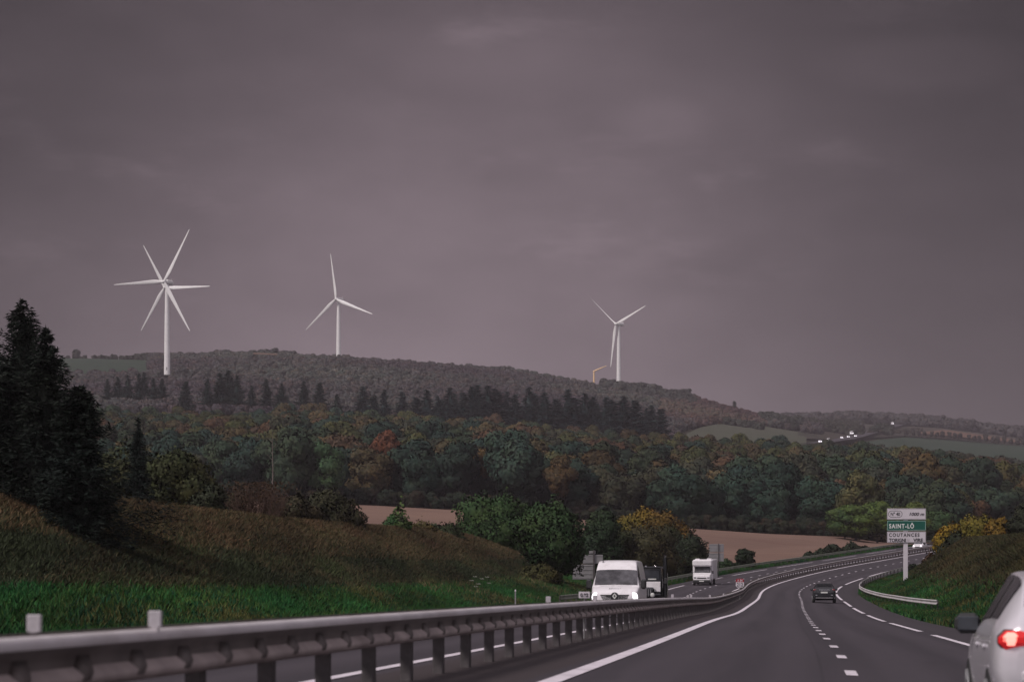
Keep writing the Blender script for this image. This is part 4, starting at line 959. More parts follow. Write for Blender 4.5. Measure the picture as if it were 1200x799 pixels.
# ================================================================== writing
def text_mesh(name, txt, size, mat, parent, loc, width=None, shear=0, font_space=1.0, ext=.006, rx=90, bold=.0):
    c = bpy.data.curves.new(name, 'FONT'); c.body = txt; c.size = size; c.shear = shear; c.space_character = font_space; c.extrude = ext; c.offset = bold
    t = bpy.data.objects.new(name, c); COL.objects.link(t); bpy.context.view_layer.update()
    me = bpy.data.meshes.new_from_object(t.evaluated_get(bpy.context.evaluated_depsgraph_get())); bpy.data.objects.remove(t)
    me.name = name; me.materials.clear(); me.materials.append(mat)
    xs = [v.co.x for v in me.vertices]; x0, x1 = min(xs), max(xs); k = (width/(x1-x0)) if width else 1
    for v in me.vertices: v.co.x = (v.co.x-x0)*k
    o = put(name, me, parent); o.location = loc; o.rotation_euler = (math.radians(rx), 0, 0); return o

# ---- the big direction sign on the right
SY = 236.0; sc_ = SY/F
px0, px1 = 1039.5, 1085; bx = (1061.5-600)*sc_; gz = float(ground_z(bx, SY))
sg = empty('road_sign', (bx, SY, gz)); tag(sg, 'large direction sign of three panels on a single pale post, naming Saint-Lô', 'road sign')
def Zp(py): return CAMZ+(HY-py)*sc_-gz
Wd = (px1-px0)*sc_; cx = ((px0+px1)/2-600)*sc_-bx
m = MB(); m.box((0, .16, Zp(598)/2-.2), (.42, .22, Zp(598)+.2), .02); m.build('post', M_signwhite, sg)
def panel(y0, y1, mat, border, lab):
    h = (y1-y0)*sc_; zc = Zp((y0+y1)/2)
    m = MB(); m.box((cx, 0, zc), (Wd, .06, h), .01); p = m.build('panel', mat, sg, label=lab)
    m = MB(); t = .045; yy = -.034
    for dz in (-1, 1): m.box((cx, yy, zc+dz*(h/2-.05)), (Wd-.06, .006, t))
    for dx in (-1, 1): m.box((cx+dx*(Wd/2-.05), yy, zc), (t, .006, h-.15))
    m.build('border', border, p); return p, zc, h
M_grey = simple('sign_grey_line', (.33, .30, .33), .5)
pa, za, ha = panel(595.6, 608.6, M_signwhite, M_grey, 'top white panel with the exit number and distance')
pb, zb, hb = panel(609.6, 621.4, M_signgreen, simple('sign_green_border', (.30, .42, .38), .5), 'green panel')
pc, zc_, hc = panel(622.6, 635.6, M_signwhite, M_grey, 'bottom white panel with two lines')
L0 = cx-Wd/2
# capsule round the exit number
m = MB(); n = 28; R1, R2 = .33, .285; wc = .56
def cap_pts(r, hw): return [(hw+r*math.cos(a), r*math.sin(a)) for a in np.linspace(-math.pi/2, math.pi/2, 12)]+[(-hw+r*math.cos(a), r*math.sin(a)) for a in np.linspace(math.pi/2, 3*math.pi/2, 12)]
A = cap_pts(R1, .36); B = cap_pts(R2, .36); k = len(A); ccx = L0+.80
vs = [(ccx+p[0], -.036, za+p[1]) for p in A]+[(ccx+p[0], -.036, za+p[1]) for p in B]+[(ccx+p[0], -.030, za+p[1]) for p in A]+[(ccx+p[0], -.030, za+p[1]) for p in B]
fs = [(i, (i+1) % k, k+(i+1) % k, k+i) for i in range(k)]+[(i, 2*k+i, 2*k+(i+1) % k, (i+1) % k) for i in range(k)]
m.add(vs, fs); m.build('exit_outline', M_ink, pa)
text_mesh('lettering', 'N° 40', .46, M_ink, pa, (ccx-.46, -.033, za-.165), .92, bold=.014)
text_mesh('lettering', '1000 m', .42, M_ink, pa, (L0+Wd-1.62, -.033, za-.15), 1.46, shear=.25, bold=.013)
text_mesh('lettering', 'SAINT-LÔ', .60, simple('sign_white_letter', (.75, .75, .74), .5), pb, (L0+.20, -.033, zb-.26), 2.42, font_space=1.25, bold=.017)
text_mesh('lettering', 'COUTANCES', .47, M_ink, pc, (L0+.18, -.033, zc_+.05), 2.98, font_space=1.35, bold=.019)
text_mesh('lettering', 'TORIGNI', .47, M_ink, pc, (L0+.18, -.033, zc_-.46), 1.66, bold=.019)
text_mesh('lettering', 'S/', .30, M_grey, pc, (L0+1.95, -.033, zc_-.40), .26)
text_mesh('lettering', 'VIRE', .47, M_ink, pc, (L0+2.55, -.033, zc_-.46), .94, bold=.019)

# ---- the grey backs of the signs for the other carriageway
def sign_back(label, px0, px1, rows, Y, postpx, tilt=0, cut=None):
    k = Y/F; bx = (postpx-600)*k; gz = float(ground_z(bx, Y)); r = empty('road_sign', (bx, Y, gz)); tag(r, label, 'road sign'); zt = lambda py: CAMZ+(HY-py)*k-gz
    top = zt(rows[0][0])
    for (a, b, x0, x1) in rows:
        h = (b-a)*k; w = (x1-x0)*k; m = MB(); c = (((x0+x1)/2-600)*k-bx, .12, zt((a+b)/2)); m.box(c, (w, .04, h-.04), .01)
        q = m.build('panel', M_signback, r); m = MB()
        for j in range(max(2, int(h/.35))): m.box((c[0], .085, c[2]-h/2+.14+j*(h-.28)/max(1, int(h/.35)-1)), (w-.06, .035, .05), .006)
        m.build('stiffener', M_signback, q)
    m = MB(); m.box((0, 0, top/2-.2), (.16 if cut else .09, .12, top+.5), .015); m.build('post', M_post, r)
    return r
sign_back('grey back of a large sign half hidden by the tall round tree', 670, 706, [(645, 649, 690.5, 698), (649.4, 660.4, 683, 706.5), (660.8, 679, 671, 697)], 226, 696, cut=True)
sign_back('square grey sign back on a post above the far barrier, behind the motorhome', 830, 848, [(637, 647, 831, 848.3), (647.4, 657.8, 829, 848.3)], 300, 842)

# ---- route marker plate on the median
s_ = s_at(867, OB+.05); x, y, _ = road(s_, OB+.05); zb_ = float(base_z(np.array([s_]), np.array([OB+.05]))[0]); kk = float(y)/F
ZZ = lambda py: CAMZ+(HY-py)*kk-zb_
r = empty('route_marker', (float(x), float(y), zb_)); tag(r, 'small route marker with red top and white number plate on the median', 'road sign')
pw = 9.4*kk; m = MB(); top = ZZ(677.6); mid = ZZ(681.8); bot = ZZ(687.8); e = pw*.16
m.poly([(-pw/2, bot+e), (-pw/2+e, bot), (pw/2-e, bot), (pw/2, bot+e), (pw/2, mid), (-pw/2, mid)], t=.05); p1 = m.build('number_panel', M_signwhite, r)
m = MB(); m.poly([(-pw/2, mid+.004), (pw/2, mid+.004), (pw/2, top-e*.9), (pw/2-e, top), (-pw/2+e, top), (-pw/2, top-e*.9)], t=.05); p2 = m.build('road_panel', M_signred, r)
text_mesh('lettering', 'A 84', .26, M_signwhite, p2, (-pw*.33, -.03, mid+.05), pw*.66, ext=.004, bold=.004)
text_mesh('lettering', '212', .40, M_ink, p1, (-pw*.38, -.03, bot+.08), pw*.76, ext=.004, bold=.008)
m = MB(); m.tube([(0, .05, -.2), (0, .05, mid)], .035, 8); m.build('post', M_signback, r)
# small number plate on a stake in front of the van
s_ = s_at(684.5, OB-.1); x, y, _ = road(s_, OB-.1); zb_ = float(base_z(np.array([s_]), np.array([OB-.1]))[0]); kk = float(y)/F; ZZ = lambda py: CAMZ+(HY-py)*kk-zb_
r = empty('number_sign', (float(x), float(y), zb_)); tag(r, 'small white number plate on a stake at the median barrier, left of the white van', 'road sign')
w = 13*kk; h = 7.6*kk; m = MB(); m.box((0, 0, ZZ(696.8)), (w, .02, h), .005); p1 = m.build('plate', M_signwhite, r); m = MB(); m.tube([(0, .03, -.1), (0, .03, ZZ(697))], .018, 6); m.build('stake', M_signback, r)
text_mesh('lettering', '0.92', h*.75, M_ink, p1, (-w*.36, -.014, ZZ(696.8)-h*.27), w*.72, ext=.003, bold=.003)

# ================================================================== turbines
def blade_mesh(Lb):
    st = [(0, .95, .95), (.03, .95, .95), (.09, 1.25, .70), (.2, 1.65, .42), (.35, 1.35, .30), (.55, 1.0, .20), (.75, .72, .13), (.92, .46, .08), (.985, .28, .05), (1, .08, .02)]
    V = []; n = 14
    for t, c, th in st:
        for k in range(n):
            a = 2*math.pi*k/n; V.append((c*math.cos(a)+(c-.95)*.35, th*math.sin(a)*(1 if math.cos(a) < 0 else .8), t*Lb))
    Q = [(i*n+k, i*n+(k+1) % n, (i+1)*n+(k+1) % n, (i+1)*n+k) for i in range(len(st)-1) for k in range(n)]
    return mesh_np('blade', np.array(V), np.array(Q), M_whitemetal, True)
def turbine(label, px, py, Y, c, angs, Lb, hb, group='white wind turbines on the far hill'):
    k = Y/F; hub = at(px, py, Y); psi = math.acos(c); ax = Vector((-math.sin(psi), -math.cos(psi), 0)); base = hub-ax*4.2
    r = empty('wind_turbine', (base.x, base.y, hub.z-hb)); tag(r, label, 'wind turbine', group)
    m = MB(); m.tube([(0, 0, -3), (0, 0, hb*.33), (0, 0, hb*.66), (0, 0, hb-1.6)], [2.25, 2.0, 1.7, 1.3], 20)
    for f_ in (.33, .66): m.tube([(0, 0, hb*f_-.15), (0, 0, hb*f_+.15)], 2.08-.3*(f_ > .5), 20)
    tw = m.build('tower', M_whitemetal, r); m = MB(); m.box((0, -1.55*0-1.95, 1.2), (.9, .5, 2.2), .05); m.build('door', M_signback, tw)
    R = Matrix.Rotation(-psi, 3, 'Z')      # local -Y axis to the rotor axis
    m = MB(); m.box((0, 2.6, .35), (3.0, 8.4, 3.1), .7); q = m.build('nacelle', M_whitemetal, r); q.location = (0, 0, hb); q.rotation_euler = (0, 0, -psi)
    m = MB(); m.tube([(0, 6.1, 1.8), (0, 6.1, 3.2)], .06, 5); m.box((0, 6.1, 2.9), (1.2, .1, .12)); m.build('wind_vane', M_whitemetal, q)
    m = MB(); m.tube([(0, -2.0, 0), (0, -3.0, 0), (0, -4.4, 0), (0, -5.3, 0), (0, -5.7, 0)], [1.2, 1.5, 1.45, .9, .15], 16); q = m.build('hub', M_whitemetal, r); q.location = (0, 0, hb); q.rotation_euler = (0, 0, -psi)
    bm_ = blade_mesh(Lb)
    for a in angs:
        o = put('blade', bm_, r); T = Matrix.Rotation(-psi, 4, 'Z') @ Matrix.Translation((0, -4.2, 0)) @ Matrix.Rotation(math.radians(a), 4, 'Y') @ Matrix.Rotation(math.radians(-14 if a < 309 or a > 310 else -78), 4, 'Z')
        o.matrix_local = Matrix.Translation((0, 0, hb)) @ T
    return r
turbine('nearest wind turbine at the left, its lowest tower stretch clear of the trees', 192.3, 330.2, 1737, .924, [30, 150, 270], 42, 63.5)
turbine('wind turbine right behind the leftmost one, its rotor between the other blades', 192.9, 337.2, 2051, .954, [90.7, 332, 212], 42, 78)
turbine('lone wind turbine on the crest right of the two overlapping ones', 393.7, 350.6, 2183, .87, [-7.9, 112.1, 232.1], 42, 55)
turbine('rightmost wind turbine, rotor turned sideways, above the dark hilltop wood', 721.6, 379.8, 2361, .70, [69.8, 189.8, 309.8], 42, 60)
Yc = 2290; b = at(696, 451, Yc); k = Yc/F; r = empty('crane', b); tag(r, 'small pale yellow mast with a slanting arm on the hilltop beside the rightmost turbine', 'crane')
m = MB(); m.tube([(0, 0, -6), (0, 0, 16*k)], [.95, .7], 6); m.build('mast', M_paleyel, r)
m = MB(); m.tube([(-.6, 0, 15.6*k), (7*k, -1, 19*k), (14.5*k, -2, 22*k)], [.8, .6, .25], 6); m.build('arm', M_paleyel, r)
for px, yt, yb, Y in [(139, 408, 424, 2180), (119, 411, 424, 2230)]:
    p = at(px, yb, Y); h = (yb-yt)*Y/F; r = empty('utility_pole', p); tag(r, 'thin wooden pole on the hilltop field, %s' % ('nearer the turbine' if px > 130 else 'nearer the conifers'), 'pole')
    m = MB(); m.tube([(0, 0, -3), (0, 0, h)], [.22, .14], 6); m.build('pole', M_signback, r); m = MB(); m.box((0, 0, h*.93), (2.4, .15, .18)); m.build('crossarm', M_signback, r)

# house on the far slope
p = at(1006.5, 501, 2560); r = empty('farmhouse', (p.x, p.y, float(ground_z(p.x, p.y)))); tag(r, 'small pale house above the far road', 'house')
m = MB(); m.box((0, 0, 3), (5.6, 7, 7)); w_ = m.build('wall', M_stone, r)
m = MB(); m.poly([(-3.1, 6.5), (3.1, 6.5), (0, 9)], t=7.6); m.build('roof', M_slate, r)
for dx in (-1.3, 1.3): m = MB(); m.box((dx, -3.52, 3.6), (1, .08, 1.4)); m.build('window', M_glass, r)

# ================================================================== vehicles
def crspline(P, t):
    n = len(P)-1; i = np.clip(t.astype(int), 0, n-1); u = (t-i)[:, None]; g = lambda k: P[np.clip(k, 0, n)]
    p0, p1, p2, p3 = g(i-1), g(i), g(i+1), g(i+2); T = .42
    m1 = T*(p2-p0); m2 = T*(p3-p1); sh = (1,)*(P.ndim-1); u = u.reshape((-1,)+sh)
    return (2*u**3-3*u**2+1)*p1+(u**3-2*u**2+u)*m1+(-2*u**3+3*u**2)*p2+(u**3-u**2)*m2
def loft(st, nu=5, nv=4):
    """st rows: y, zb, wb, wm, zm, wbelt, zbelt, wroof, zroof. returns grid (ns, 2*half, 3) and parameters"""
    P = []
    for y, zb, wb, wm, zm, wl, zl, wr, zr in st:
        P.append([(0, y, zb), (wb*.85, y, zb), (wb, y, zb+.10*(zr-zb)+.02), (wm, y, zm), (wl, y, zl), (wr, y, zr-.14*(zr-zl)-.02), (wr*.84, y, zr-.02), (0, y, zr)])
    P = np.array(P, float); ns = len(st); ts = np.linspace(0, ns-1, (ns-1)*nu+1); G = crspline(P, ts)
    G2 = np.transpose(G, (1, 0, 2)); tv = np.linspace(0, 7, 7*nv+1); G2 = crspline(G2, tv); G = np.transpose(G2, (1, 0, 2))
    L = G[:, ::-1].copy(); L[..., 0] *= -1; full = np.concatenate([G, L[:, 1:-1]], 1); pv = np.concatenate([tv, tv[::-1][1:-1]]); sd = np.concatenate([np.ones(len(tv)), -np.ones(len(tv)-2)])
    return full, ts, pv, sd
def loft_body(name, st, mat, parent, cuts, nu=5, nv=4):
    G, ts, pv, sd = loft(st, nu, nv); n, m = G.shape[:2]; I = np.arange(n*m).reshape(n, m); J = np.roll(I, -1, 1)
    Q = np.stack([I[:-1], J[:-1], J[1:], I[1:]], -1).reshape(-1, 4); V = G.reshape(-1, 3)
    e0 = len(V); V = np.concatenate([V, [G[0].mean(0)], [G[-1].mean(0)]]); T = [(I[0, (k+1) % m], I[0, k], e0) for k in range(m)]+[(I[-1, k], I[-1, (k+1) % m], e0+1) for k in range(m)]
    body = put(name, mesh_np(name, V, [Q, np.array(T)], mat, True), parent)
    # panes and lamps: patches of the same surface standing 8 mm proud
    cen = G; dS = np.gradient(G, axis=0); dV = np.roll(G, -1, 1)-np.roll(G, 1, 1); Nn = np.cross(dV, dS); Nn /= np.linalg.norm(Nn, axis=2)[..., None]+1e-9
    ctr = G.mean(1, keepdims=True); flip = np.sign(((G-ctr)*Nn).sum(2).mean()); Nn *= flip
    for (pn, mt, s0, s1, v0, v1, side, par) in cuts:
        r0, r1 = [int(round(q*nu)) for q in (s0, s1)]; cs_ = [j for j in range(m)]
        sel = []
        for j in range(m):
            j2 = (j+1) % m; a, b_ = min(pv[j], pv[j2]), max(pv[j], pv[j2]); sdj = 1 if j < 7*nv else -1
            if a >= v0-1e-6 and b_ <= v1+1e-6 and (side == 0 or sdj == side): sel.append(j)
        if not sel: continue
        off = .010; Vp = (G+Nn*off).reshape(-1, 3); q = np.array([(I[i, j], I[i, (j+1) % m], I[i+1, (j+1) % m], I[i+1, j]) for i in range(r0, r1) for j in sel])
        u, inv = np.unique(q, return_inverse=True); put(pn, mesh_np(pn, Vp[u], inv.reshape(q.shape), mt, True), body if par else parent)
    return body
def wheel(parent, x, y, r=.32, w=.21):
    m = MB(); m.tube([(x-w/2, y, r), (x-w/2+.02, y, r), (x+w/2-.02, y, r), (x+w/2, y, r)], [r*.9, r, r, r*.9], 24); o = m.build('wheel', M_rubber, parent)
    s = 1 if x > 0 else -1; m = MB(); m.tube([(x+s*(w/2-.02), y, r), (x+s*(w/2+.012), y, r)], [r*.66, r*.60], 20)
    for k in range(5):
        a = k*2*math.pi/5; m.box((x+s*(w/2+.012), y+math.cos(a)*r*.33, r+math.sin(a)*r*.33), (.02, .05, r*.55), .004, Matrix.Rotation(a-math.pi/2, 3, 'X'))
    m.build('rim', M_rim, o)
def mirror(parent, x, y, z, sc=1.0, mat=M_plastic):
    s = 1 if x > 0 else -1; m = MB(); m.box((x+s*.13*sc, y, z), (.24*sc, .15*sc, .19*sc), .06); m.tube([(x-s*.06, y+.03, z-.05), (x+s*.08*sc, y, z-.04*sc)], .028*sc, 6)
    o = m.build('side_mirror', mat, parent)
    m = MB(); m.box((x+s*.13*sc, y-.074*sc, z), (.19*sc, .02, .13*sc), .009); m.build('mirror_glass', M_mir, o); return o
def place(o, s, off, flip=False, dz=0):
    x, y, z = road(s, off); th = float(iv(RT, s)); o.location = (float(x), float(y), float(z)+dz)
    # follow the road's gradient
    g = (float(iv(RZ, s+3))-float(iv(RZ, s-3)))/6
    rz = -th+(math.pi if flip else 0); o.rotation_euler = (math.atan(g)*(-1 if flip else 1), 0, rz); return o

# hatchback; local y=0 is the tail, +y forward
HATCH = [(0.0, .42, .62, .70, .58, .68, .80, .60, .92), (0.05, .30, .76, .84, .60, .80, .88, .70, 1.02), (.22, .24, .82, .89, .62, .85, .94, .68, 1.18), (.55, .22, .85, .90, .64, .87, .96, .64, 1.40), (1.0, .20, .86, .90, .65, .87, .95, .62, 1.47), (1.9, .20, .86, .90, .65, .87, .93, .61, 1.50), (2.45, .20, .86, .90, .65, .87, .91, .62, 1.44), (3.15, .20, .86, .90, .64, .86, .89, .70, 1.04), (3.75, .22, .84, .88, .60, .83, .82, .66, .90), (4.15, .26, .76, .82, .55, .74, .72, .56, .78), (4.28, .36, .62, .68, .52, .6, .62, .48, .68)]
def hatchback(label, paint, lit, group=None, facing_us=False, cat='car'):
    r = empty('car'); tag(r, label, cat, group)
    cuts = [('rear_window', M_tint, 2.0, 3.2, 5.6, 7, 0, True), ('windscreen', M_glass, 6.1, 7.0, 5.6, 7, 0, True),
            ('side_window', M_tint, 3.0, 4.35, 4.15, 5.3, 1, True), ('side_window', M_tint, 3.0, 4.35, 4.15, 5.3, -1, True),
            ('side_window', M_tint, 4.5, 6.6, 4.15, 5.3, 1, True), ('side_window', M_tint, 4.5, 6.6, 4.15, 5.3, -1, True)]
    body = loft_body('body', HATCH, paint, r, cuts, 6, 4)
    for x in (-.80, .80):
        for y in (.78, 3.42): wheel(r, x, y)
    for x in (-.81, .81): mirror(r, x, 2.78, .98, 1.05)
    return r, body
# silver hatchback in the right-hand lane, close to the camera
car, body = hatchback('silver hatchback close by at the right frame edge with its tail lamp lit', M_silver, True)
for s in (-1, 1):
    m = MB(); m.box((s*.66, .07, .875), (.40, .20, .165), .06); t_ = m.build('tail_lamp', M_redlit, body); t_['label'] = 'tail lamp with brake light on'
    m = MB(); m.box((s*.755, -.005, .885), (.13, .08, .115), .035); m.build('brake_light', M_redhot, t_)
    m = MB(); m.box((s*.57, -.025, .885), (.15, .03, .05), .01); m.build('reverse_lamp', M_red, t_)
    m = MB(); m.box((s*.66, .092, .875), (.41, .19, .185), .06); m.build('lamp_surround', M_plastic, t_)
    m = MB(); m.box((s*.912, 2.05, .80), (.03, .2, .035), .01); m.build('door_handle', M_silver, body)
    m = MB(); m.box((s*.912, 1.15, .80), (.03, .2, .035), .01); m.build('door_handle', M_silver, body)
m = MB(); m.box((0, .02, .56), (1.35, .12, .16), .05); m.build('bumper', M_silver, body)
m = MB(); m.box((0, -.03, .78), (.52, .02, .11), .005); m.build('number_plate', M_plate, body)
m = MB(); m.box((0, .03, .30), (1.3, .1, .12), .03); m.build('lower_bumper', M_plastic, body)
place(car, -23.5, 1.88)
# black car ahead
car, body = hatchback('black hatchback driving ahead in the right-hand lane', M_black, False)
for s in (-1, 1):
    m = MB(); m.ball((s*.70, .09, .95), .16, 14, 8, (1.0, .4, .55)); m.build('tail_lamp', M_red, body)
    m = MB(); m.box((s*.60, .0, .58), (.16, .06, .06), .01); m.build('rear_reflector', M_chrome, body)
m = MB(); m.box((0, .02, .96), (.86, .04, .05), .01); m.build('chrome_strip', M_chrome, body)
m = MB(); m.box((0, -.005, .78), (.52, .02, .11), .005); m.build('number_plate', M_plate, body)
m = MB(); m.box((0, .0, .38), (1.3, .08, .05), .01); m.build('lower_trim', M_signback, body)
place(car, 144, 1.72); car.scale = (1, 1, 1.06)
# far white car on the opposite carriageway
car, body = hatchback('distant white car with its headlights on, below the road sign', M_white, False)
for s in (-1, 1):
    m = MB(); m.ball((s*.58, 4.17, .66), .13, 12, 8, (1.3, .5, .8)); m.build('headlight', M_head, body)
m = MB(); m.box((0, 4.26, .5), (.9, .05, .2), .02); m.build('grille', M_plastic, body)
place(car, 372, -8.4, True)

# white high-roof van; local y=0 is the nose, body runs to +y, so it faces the camera unflipped
VAN = [(0.0, .42, .78, .82, .62, .80, .80, .74, .96), (.06, .30, .90, .94, .64, .92, .92, .86, 1.08), (.28, .26, .96, 1.0, .66, .98, 1.08, .92, 1.22), (.62, .26, .99, 1.03, .68, 1.01, 1.20, .95, 1.34), (.78, .26, .99, 1.035, .68, 1.02, 1.28, .94, 1.42), (1.30, .26, .99, 1.035, .68, 1.02, 1.36, .885, 2.06), (1.50, .26, .99, 1.035, .68, 1.02, 1.38, .87, 2.26), (1.95, .26, .99, 1.035, .68, 1.02, 1.40, .85, 2.46), (3.5, .26, .99, 1.035, .68, 1.02, 1.42, .86, 2.50), (5.3, .26, .99, 1.035, .68, 1.02, 1.42, .86, 2.49), (5.42, .32, .95, 1.0, .68, .98, 1.42, .82, 2.42)]
van = empty('van'); tag(van, 'white high-roof van coming towards the camera with headlights on', 'van')
vb = loft_body('body', VAN, M_white, van, [('windscreen', M_screen, 4.0, 5.0, 5.25, 7, 0, True), ('side_window', M_tint, 4.6, 6.8, 4.1, 5.2, 1, True), ('side_window', M_tint, 4.6, 6.8, 4.1, 5.2, -1, True)], 6, 4)
m = MB(); m.poly([(-.62, .99), (.62, .99), (.50, .74), (-.50, .74)], t=.06, c=(0, .03, 0)); gr = m.build('grille', M_plastic, van)
for k in range(4):
    for s in (-1, 1): m = MB(); m.box((s*(.16+.11*k), -.01, .83), (.02, .03, .13), .004, Matrix.Rotation(s*.5, 3, 'Y')); m.build('grille_bar', M_rim, gr)
m = MB(); m.tube([(0, .0, .93), (0, -.035, .93)], [.165, .155], 24); em = m.build('emblem', M_plastic, van)
m = MB(); A = [(0, .135), (.10, 0), (0, -.135), (-.10, 0)]; B = [(0, .06), (.042, 0), (0, -.06), (-.042, 0)]
vs = [(p[0], -.055, .93+p[1]) for p in A]+[(p[0], -.055, .93+p[1]) for p in B]+[(p[0], -.03, .93+p[1]) for p in A]+[(p[0], -.03, .93+p[1]) for p in B]
m.add(vs, [(i, (i+1) % 4, 4+(i+1) % 4, 4+i) for i in range(4)]+[(i, 8+i, 8+(i+1) % 4, (i+1) % 4) for i in range(4)]+[(4+i, 4+(i+1) % 4, 12+(i+1) % 4, 12+i) for i in range(4)]); m.build('diamond', M_plate, em)
for s in (-1, 1):
    m = MB(); m.ball((s*.80, .12, .88), .225, 16, 10, (.78, .55, .95)); hl = m.build('headlight', M_head, van)
    m = MB(); m.box((s*.82, .02, .44), (.2, .06, .12), .02); m.build('fog_lamp', M_plastic, van)
m = MB(); m.box((0, -.02, .50), (1.6, .08, .16), .04); m.build('lower_grille', M_plastic, van)
m = MB(); m.box((0, -.06, .50), (.52, .02, .11), .004); m.build('number_plate', M_plate, van)
for s in (-1, 1):
    m = MB(); m.box((s*1.17, .98, 1.44), (.24, .18, .42), .07); m.box((s*1.05, 1.02, 1.42), (.12, .05, .05)); m.build('side_mirror', M_plastic, van)
for x in (-.9, .9):
    for y in (.95, 4.5): wheel(van, x, y, .34, .22)
m = MB(); m.box((.48, .99, 1.52), (.26, .02, .07), .004, Matrix.Rotation(-.66, 3, 'X')); m.build('windscreen_paper', M_plate, vb)
m = MB(); m.tube([(-.70, .68, 1.42), (-.1, .70, 1.44)], .014, 5); m.tube([(0, .68, 1.43), (.62, .70, 1.46)], .014, 5); m.build('wiper', M_plastic, vb)
m = MB(); m.box((-.62, 1.7, 2.43), (.03, .1, .12)); m.build('antenna', M_plastic, vb)
l = text_mesh('lettering', 'RENAULT', .085, M_rim, vb, (-.26, .30, 1.225), .52, ext=.004, rx=60)
place(van, 57.5, -8.2)
van.rotation_euler.z -= 0.0
# off-road utility truck behind the van
tr = empty('truck'); tag(tr, 'black and white utility truck with a tall exhaust stack behind the white van', 'truck')
m = MB(); m.box((0, 2.1, 1.30), (1.66, 1.7, 1.15), .12); m.poly([(-.83, 1.8), (.83, 1.8), (.74, 2.36), (-.74, 2.36)], t=1.5, c=(0, 2.15, 0)); cab = m.build('cab', M_black, tr)
m = MB(); m.box((.28, 1.235, 1.40), (.95, .03, .52), .04); m.box((-.42, 1.235, 1.40), (.40, .03, .52), .04); m.build('front_panel', M_white, cab)
m = MB(); m.box((0, 2.2, 2.40), (1.62, 1.9, .09), .03); m.build('roof', M_black, cab)
m = MB(); m.box((0, 1.31, 1.98), (1.42, .05, .62), .02); m.build('windscreen', M_glass, cab)
m = MB(); m.box((0, 1.29, 2.29), (1.56, .06, .05)); m.box((-.75, 1.29, 1.98), (.07, .06, .66)); m.box((.75, 1.29, 1.98), (.07, .06, .66)); m.build('screen_frame', M_black, cab)
m = MB(); m.box((.32, 1.27, 1.74), (.42, .03, .16), .01); m.build('windscreen_paper', M_plate, cab)
for x in (-.5, 0, .5): m = MB(); m.ball((x, 1.2, 2.44), .05, 10, 6); m.build('roof_lamp', M_chrome, cab)
m = MB(); m.box((0, .85, 1.12), (1.0, 1.2, .50), .10); bn = m.build('bonnet', M_black, tr)
for k in range(6): m = MB(); m.box((-.30+k*.12, .235, 1.08), (.03, .03, .36)); m.build('grille_bar', M_rim, bn)
for s in (-1, 1):
    m = MB(); m.box((s*.66, .75, .98), (.34, 1.25, .09), .03); m.build('mudguard', M_black, tr)
    m = MB(); m.tube([(s*.40, .20, .98), (s*.40, .10, .98)], [.09, .13], 16); h_ = m.build('headlight_housing', M_chrome, tr); m = MB(); m.ball((s*.40, .10, .98), .105, 12, 8, (1, .3, 1)); m.build('headlight', M_plate, h_)
m = MB(); m.box((0, .08, .62), (1.7, .14, .2), .03); m.build('bumper', M_black, tr)
m = MB(); m.tube([(.98, 1.5, .8), (.98, 1.5, 1.6), (.98, 1.5, 2.9)], [.10, .11, .11], 12); st_ = m.build('exhaust_stack', M_black, tr); m = MB(); m.tube([(.98, 1.5, 2.86), (.98, 1.47, 3.0)], [.10, .08], 12); m.build('stack_tip', M_chrome, st_)
m = MB(); m.box((.98, 1.75, 1.5), (.22, .5, 1.3), .04); m.build('air_filter_box', M_black, tr)
m = MB(); m.box((0, 4.1, 1.1), (1.9, 2.6, .5), .05); m.build('flatbed', M_black, tr)
for x in (-.85, .85):
    for y in (.75, 4.1): wheel(tr, x, y, .44, .28)
for s in (-1, 1): m = MB(); m.box((s*1.02, 1.25, 1.7), (.16, .08, .3), .03); m.box((s*.9, 1.28, 1.6), (.2, .03, .03)); m.build('side_mirror', M_plastic, tr)
place(tr, 79, -8.25)
# motorhome
mh = empty('motorhome'); tag(mh, 'white motorhome with overhanging cab roof driving towards the camera', 'motorhome')
m = MB(); m.box((0, 3.9, 1.70), (2.20, 5.2, 2.15), .10); m.box((0, 1.55, 2.42), (2.16, 1.9, .72), .14); hbk = m.build('living_body', M_white, mh)
CAB = [(0.0, .38, .78, .82, .6, .8, .8, .74, .98), (.08, .30, .90, .92, .62, .90, 1.0, .84, 1.12), (.55, .28, .93, .96, .66, .94, 1.14, .90, 1.24), (.75, .28, .94, .97, .66, .95, 1.24, .90, 1.36), (1.2, .28, .94, .97, .66, .95, 1.3, .84, 2.0), (1.6, .28, .94, .97, .66, .95, 1.3, .84, 2.1), (1.9, .28, .94, .97, .66, .95, 1.3, .84, 2.1)]
cb = loft_body('cab', CAB, M_white, mh, [('windscreen', M_screen, 3.0, 4.0, 5.25, 7, 0, True), ('side_window', M_tint, 3.6, 5.6, 4.1, 5.2, 1, True), ('side_window', M_tint, 3.6, 5.6, 4.1, 5.2, -1, True)], 6, 4)
m = MB(); m.box((0, .0, .46), (1.84, .14, .30), .05); m.build('bumper', M_plastic, mh)
m = MB(); m.box((0, .0, .80), (1.0, .06, .12), .02); m.build('grille', M_plastic, mh)
m = MB(); m.box((0, -.09, .47), (.52, .02, .12), .004); m.build('number_plate', M_plate, mh)
for s in (-1, 1):
    m = MB(); m.box((s*.72, .02, .84), (.28, .1, .16), .04); m.build('headlight', M_chrome, mh)
    m = MB(); m.box((s*1.12, .9, 1.42), (.16, .12, .32), .04); m.box((s*1.0, .95, 1.4), (.16, .04, .04)); m.build('side_mirror', M_plastic, mh)
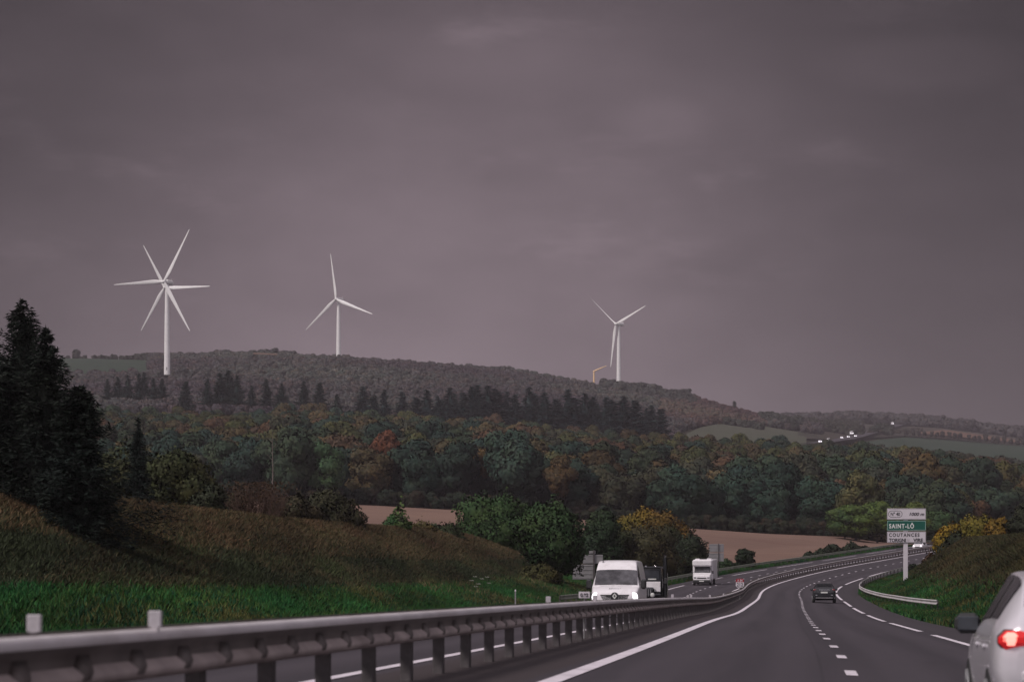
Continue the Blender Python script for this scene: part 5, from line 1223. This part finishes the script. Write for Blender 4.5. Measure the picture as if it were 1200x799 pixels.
for (x, y) in ((-.6, 1.8), (.55, 3.0)): m = MB(); m.box((x, y, 2.82), (.5, .6, .12), .04); m.build('roof_hatch', M_white, hbk)
for x in (-.88, .88):
    for y in (.85, 4.9): wheel(mh, x, y, .34, .22)
m = MB(); m.box((0, 1.2, .36), (1.7, .1, .3)); m.build('underbody', M_rubber, mh)
place(mh, 217, -11.5)

# far traffic with headlights on the opposite slope
def far_vehicle(label, px, py, van_, hl=2):
    Y = on_ground(px, py+1.3); X = (px-600)*Y/F; z = float(ground_z(X, Y))+3.5
    r = empty('car' if not van_ else 'truck', (X, Y, z)); tag(r, label, 'car' if not van_ else 'truck', 'far traffic with headlights on the hill road')
    w, h, L = (1.8, 1.45, 4.2) if not van_ else (2.5, 3.2, 8)
    m = MB(); m.box((0, 2, h*.36), (w, L, h*.5), .2); m.poly([(-.9, h*.55), (L*.12-1, h), (L*.6, h), (L*.8, h*.6), (L*.8, h*.5), (-.9, h*.45)], axis='x', t=w*.86, c=(0, .6, 0)); m.build('body', M_white, r)
    m = MB(); m.box((0, -.42, h*.72), (w*.74, .1, h*.2), .02); m.build('windscreen', M_glass, r)
    for s in (-1, 1): m = MB(); m.ball((s*w*.36, -.28 if not van_ else -2.1, h*.4), .30, 8, 6, (1.2, .6, 1)); m.build('headlight', M_headfar, r)
for lab, px, py, v in [('lowest of the far vehicles, left end of the light trail', 961, 517.5, 0), ('far vehicle second from the left of the light trail', 971, 515, 0), ('far vehicle with dim headlights left of the central bright pair', 986.5, 512.5, 0), ('far vehicle at the left of the central bright cluster', 994, 511.5, 0), ('topmost far vehicle of the central bright cluster', 998, 508.5, 1), ('far vehicle at the right of the central bright cluster', 1002.5, 510.5, 0), ('left one of the upper far pair of vehicles', 1032, 500, 0), ('right one of the upper far pair of vehicles', 1036, 499, 0), ('highest far vehicle at the right end of the trail', 1046, 496.5, 1)]:
    far_vehicle(lab, px, py, v)

# ================================================================== haze
hm = bpy.data.materials.new('haze'); hm.use_nodes = True; ht = hm.node_tree; ht.nodes.clear()
vp = ht.nodes.new('ShaderNodeVolumePrincipled'); vp.inputs['Color'].default_value = (.78, .70, .76, 1); vp.inputs['Density'].default_value = .95e-4; vp.inputs['Anisotropy'].default_value = 0.0
out = ht.nodes.new('ShaderNodeOutputMaterial'); ht.links.new(vp.outputs[0], out.inputs['Volume'])
m = MB(); m.box((0, 2920, 156), (4900, 6180, 330)); hz = m.build('haze', hm); tag(hz, 'thin violet-grey rain haze over the valley and the far hills', 'haze', kind='stuff')
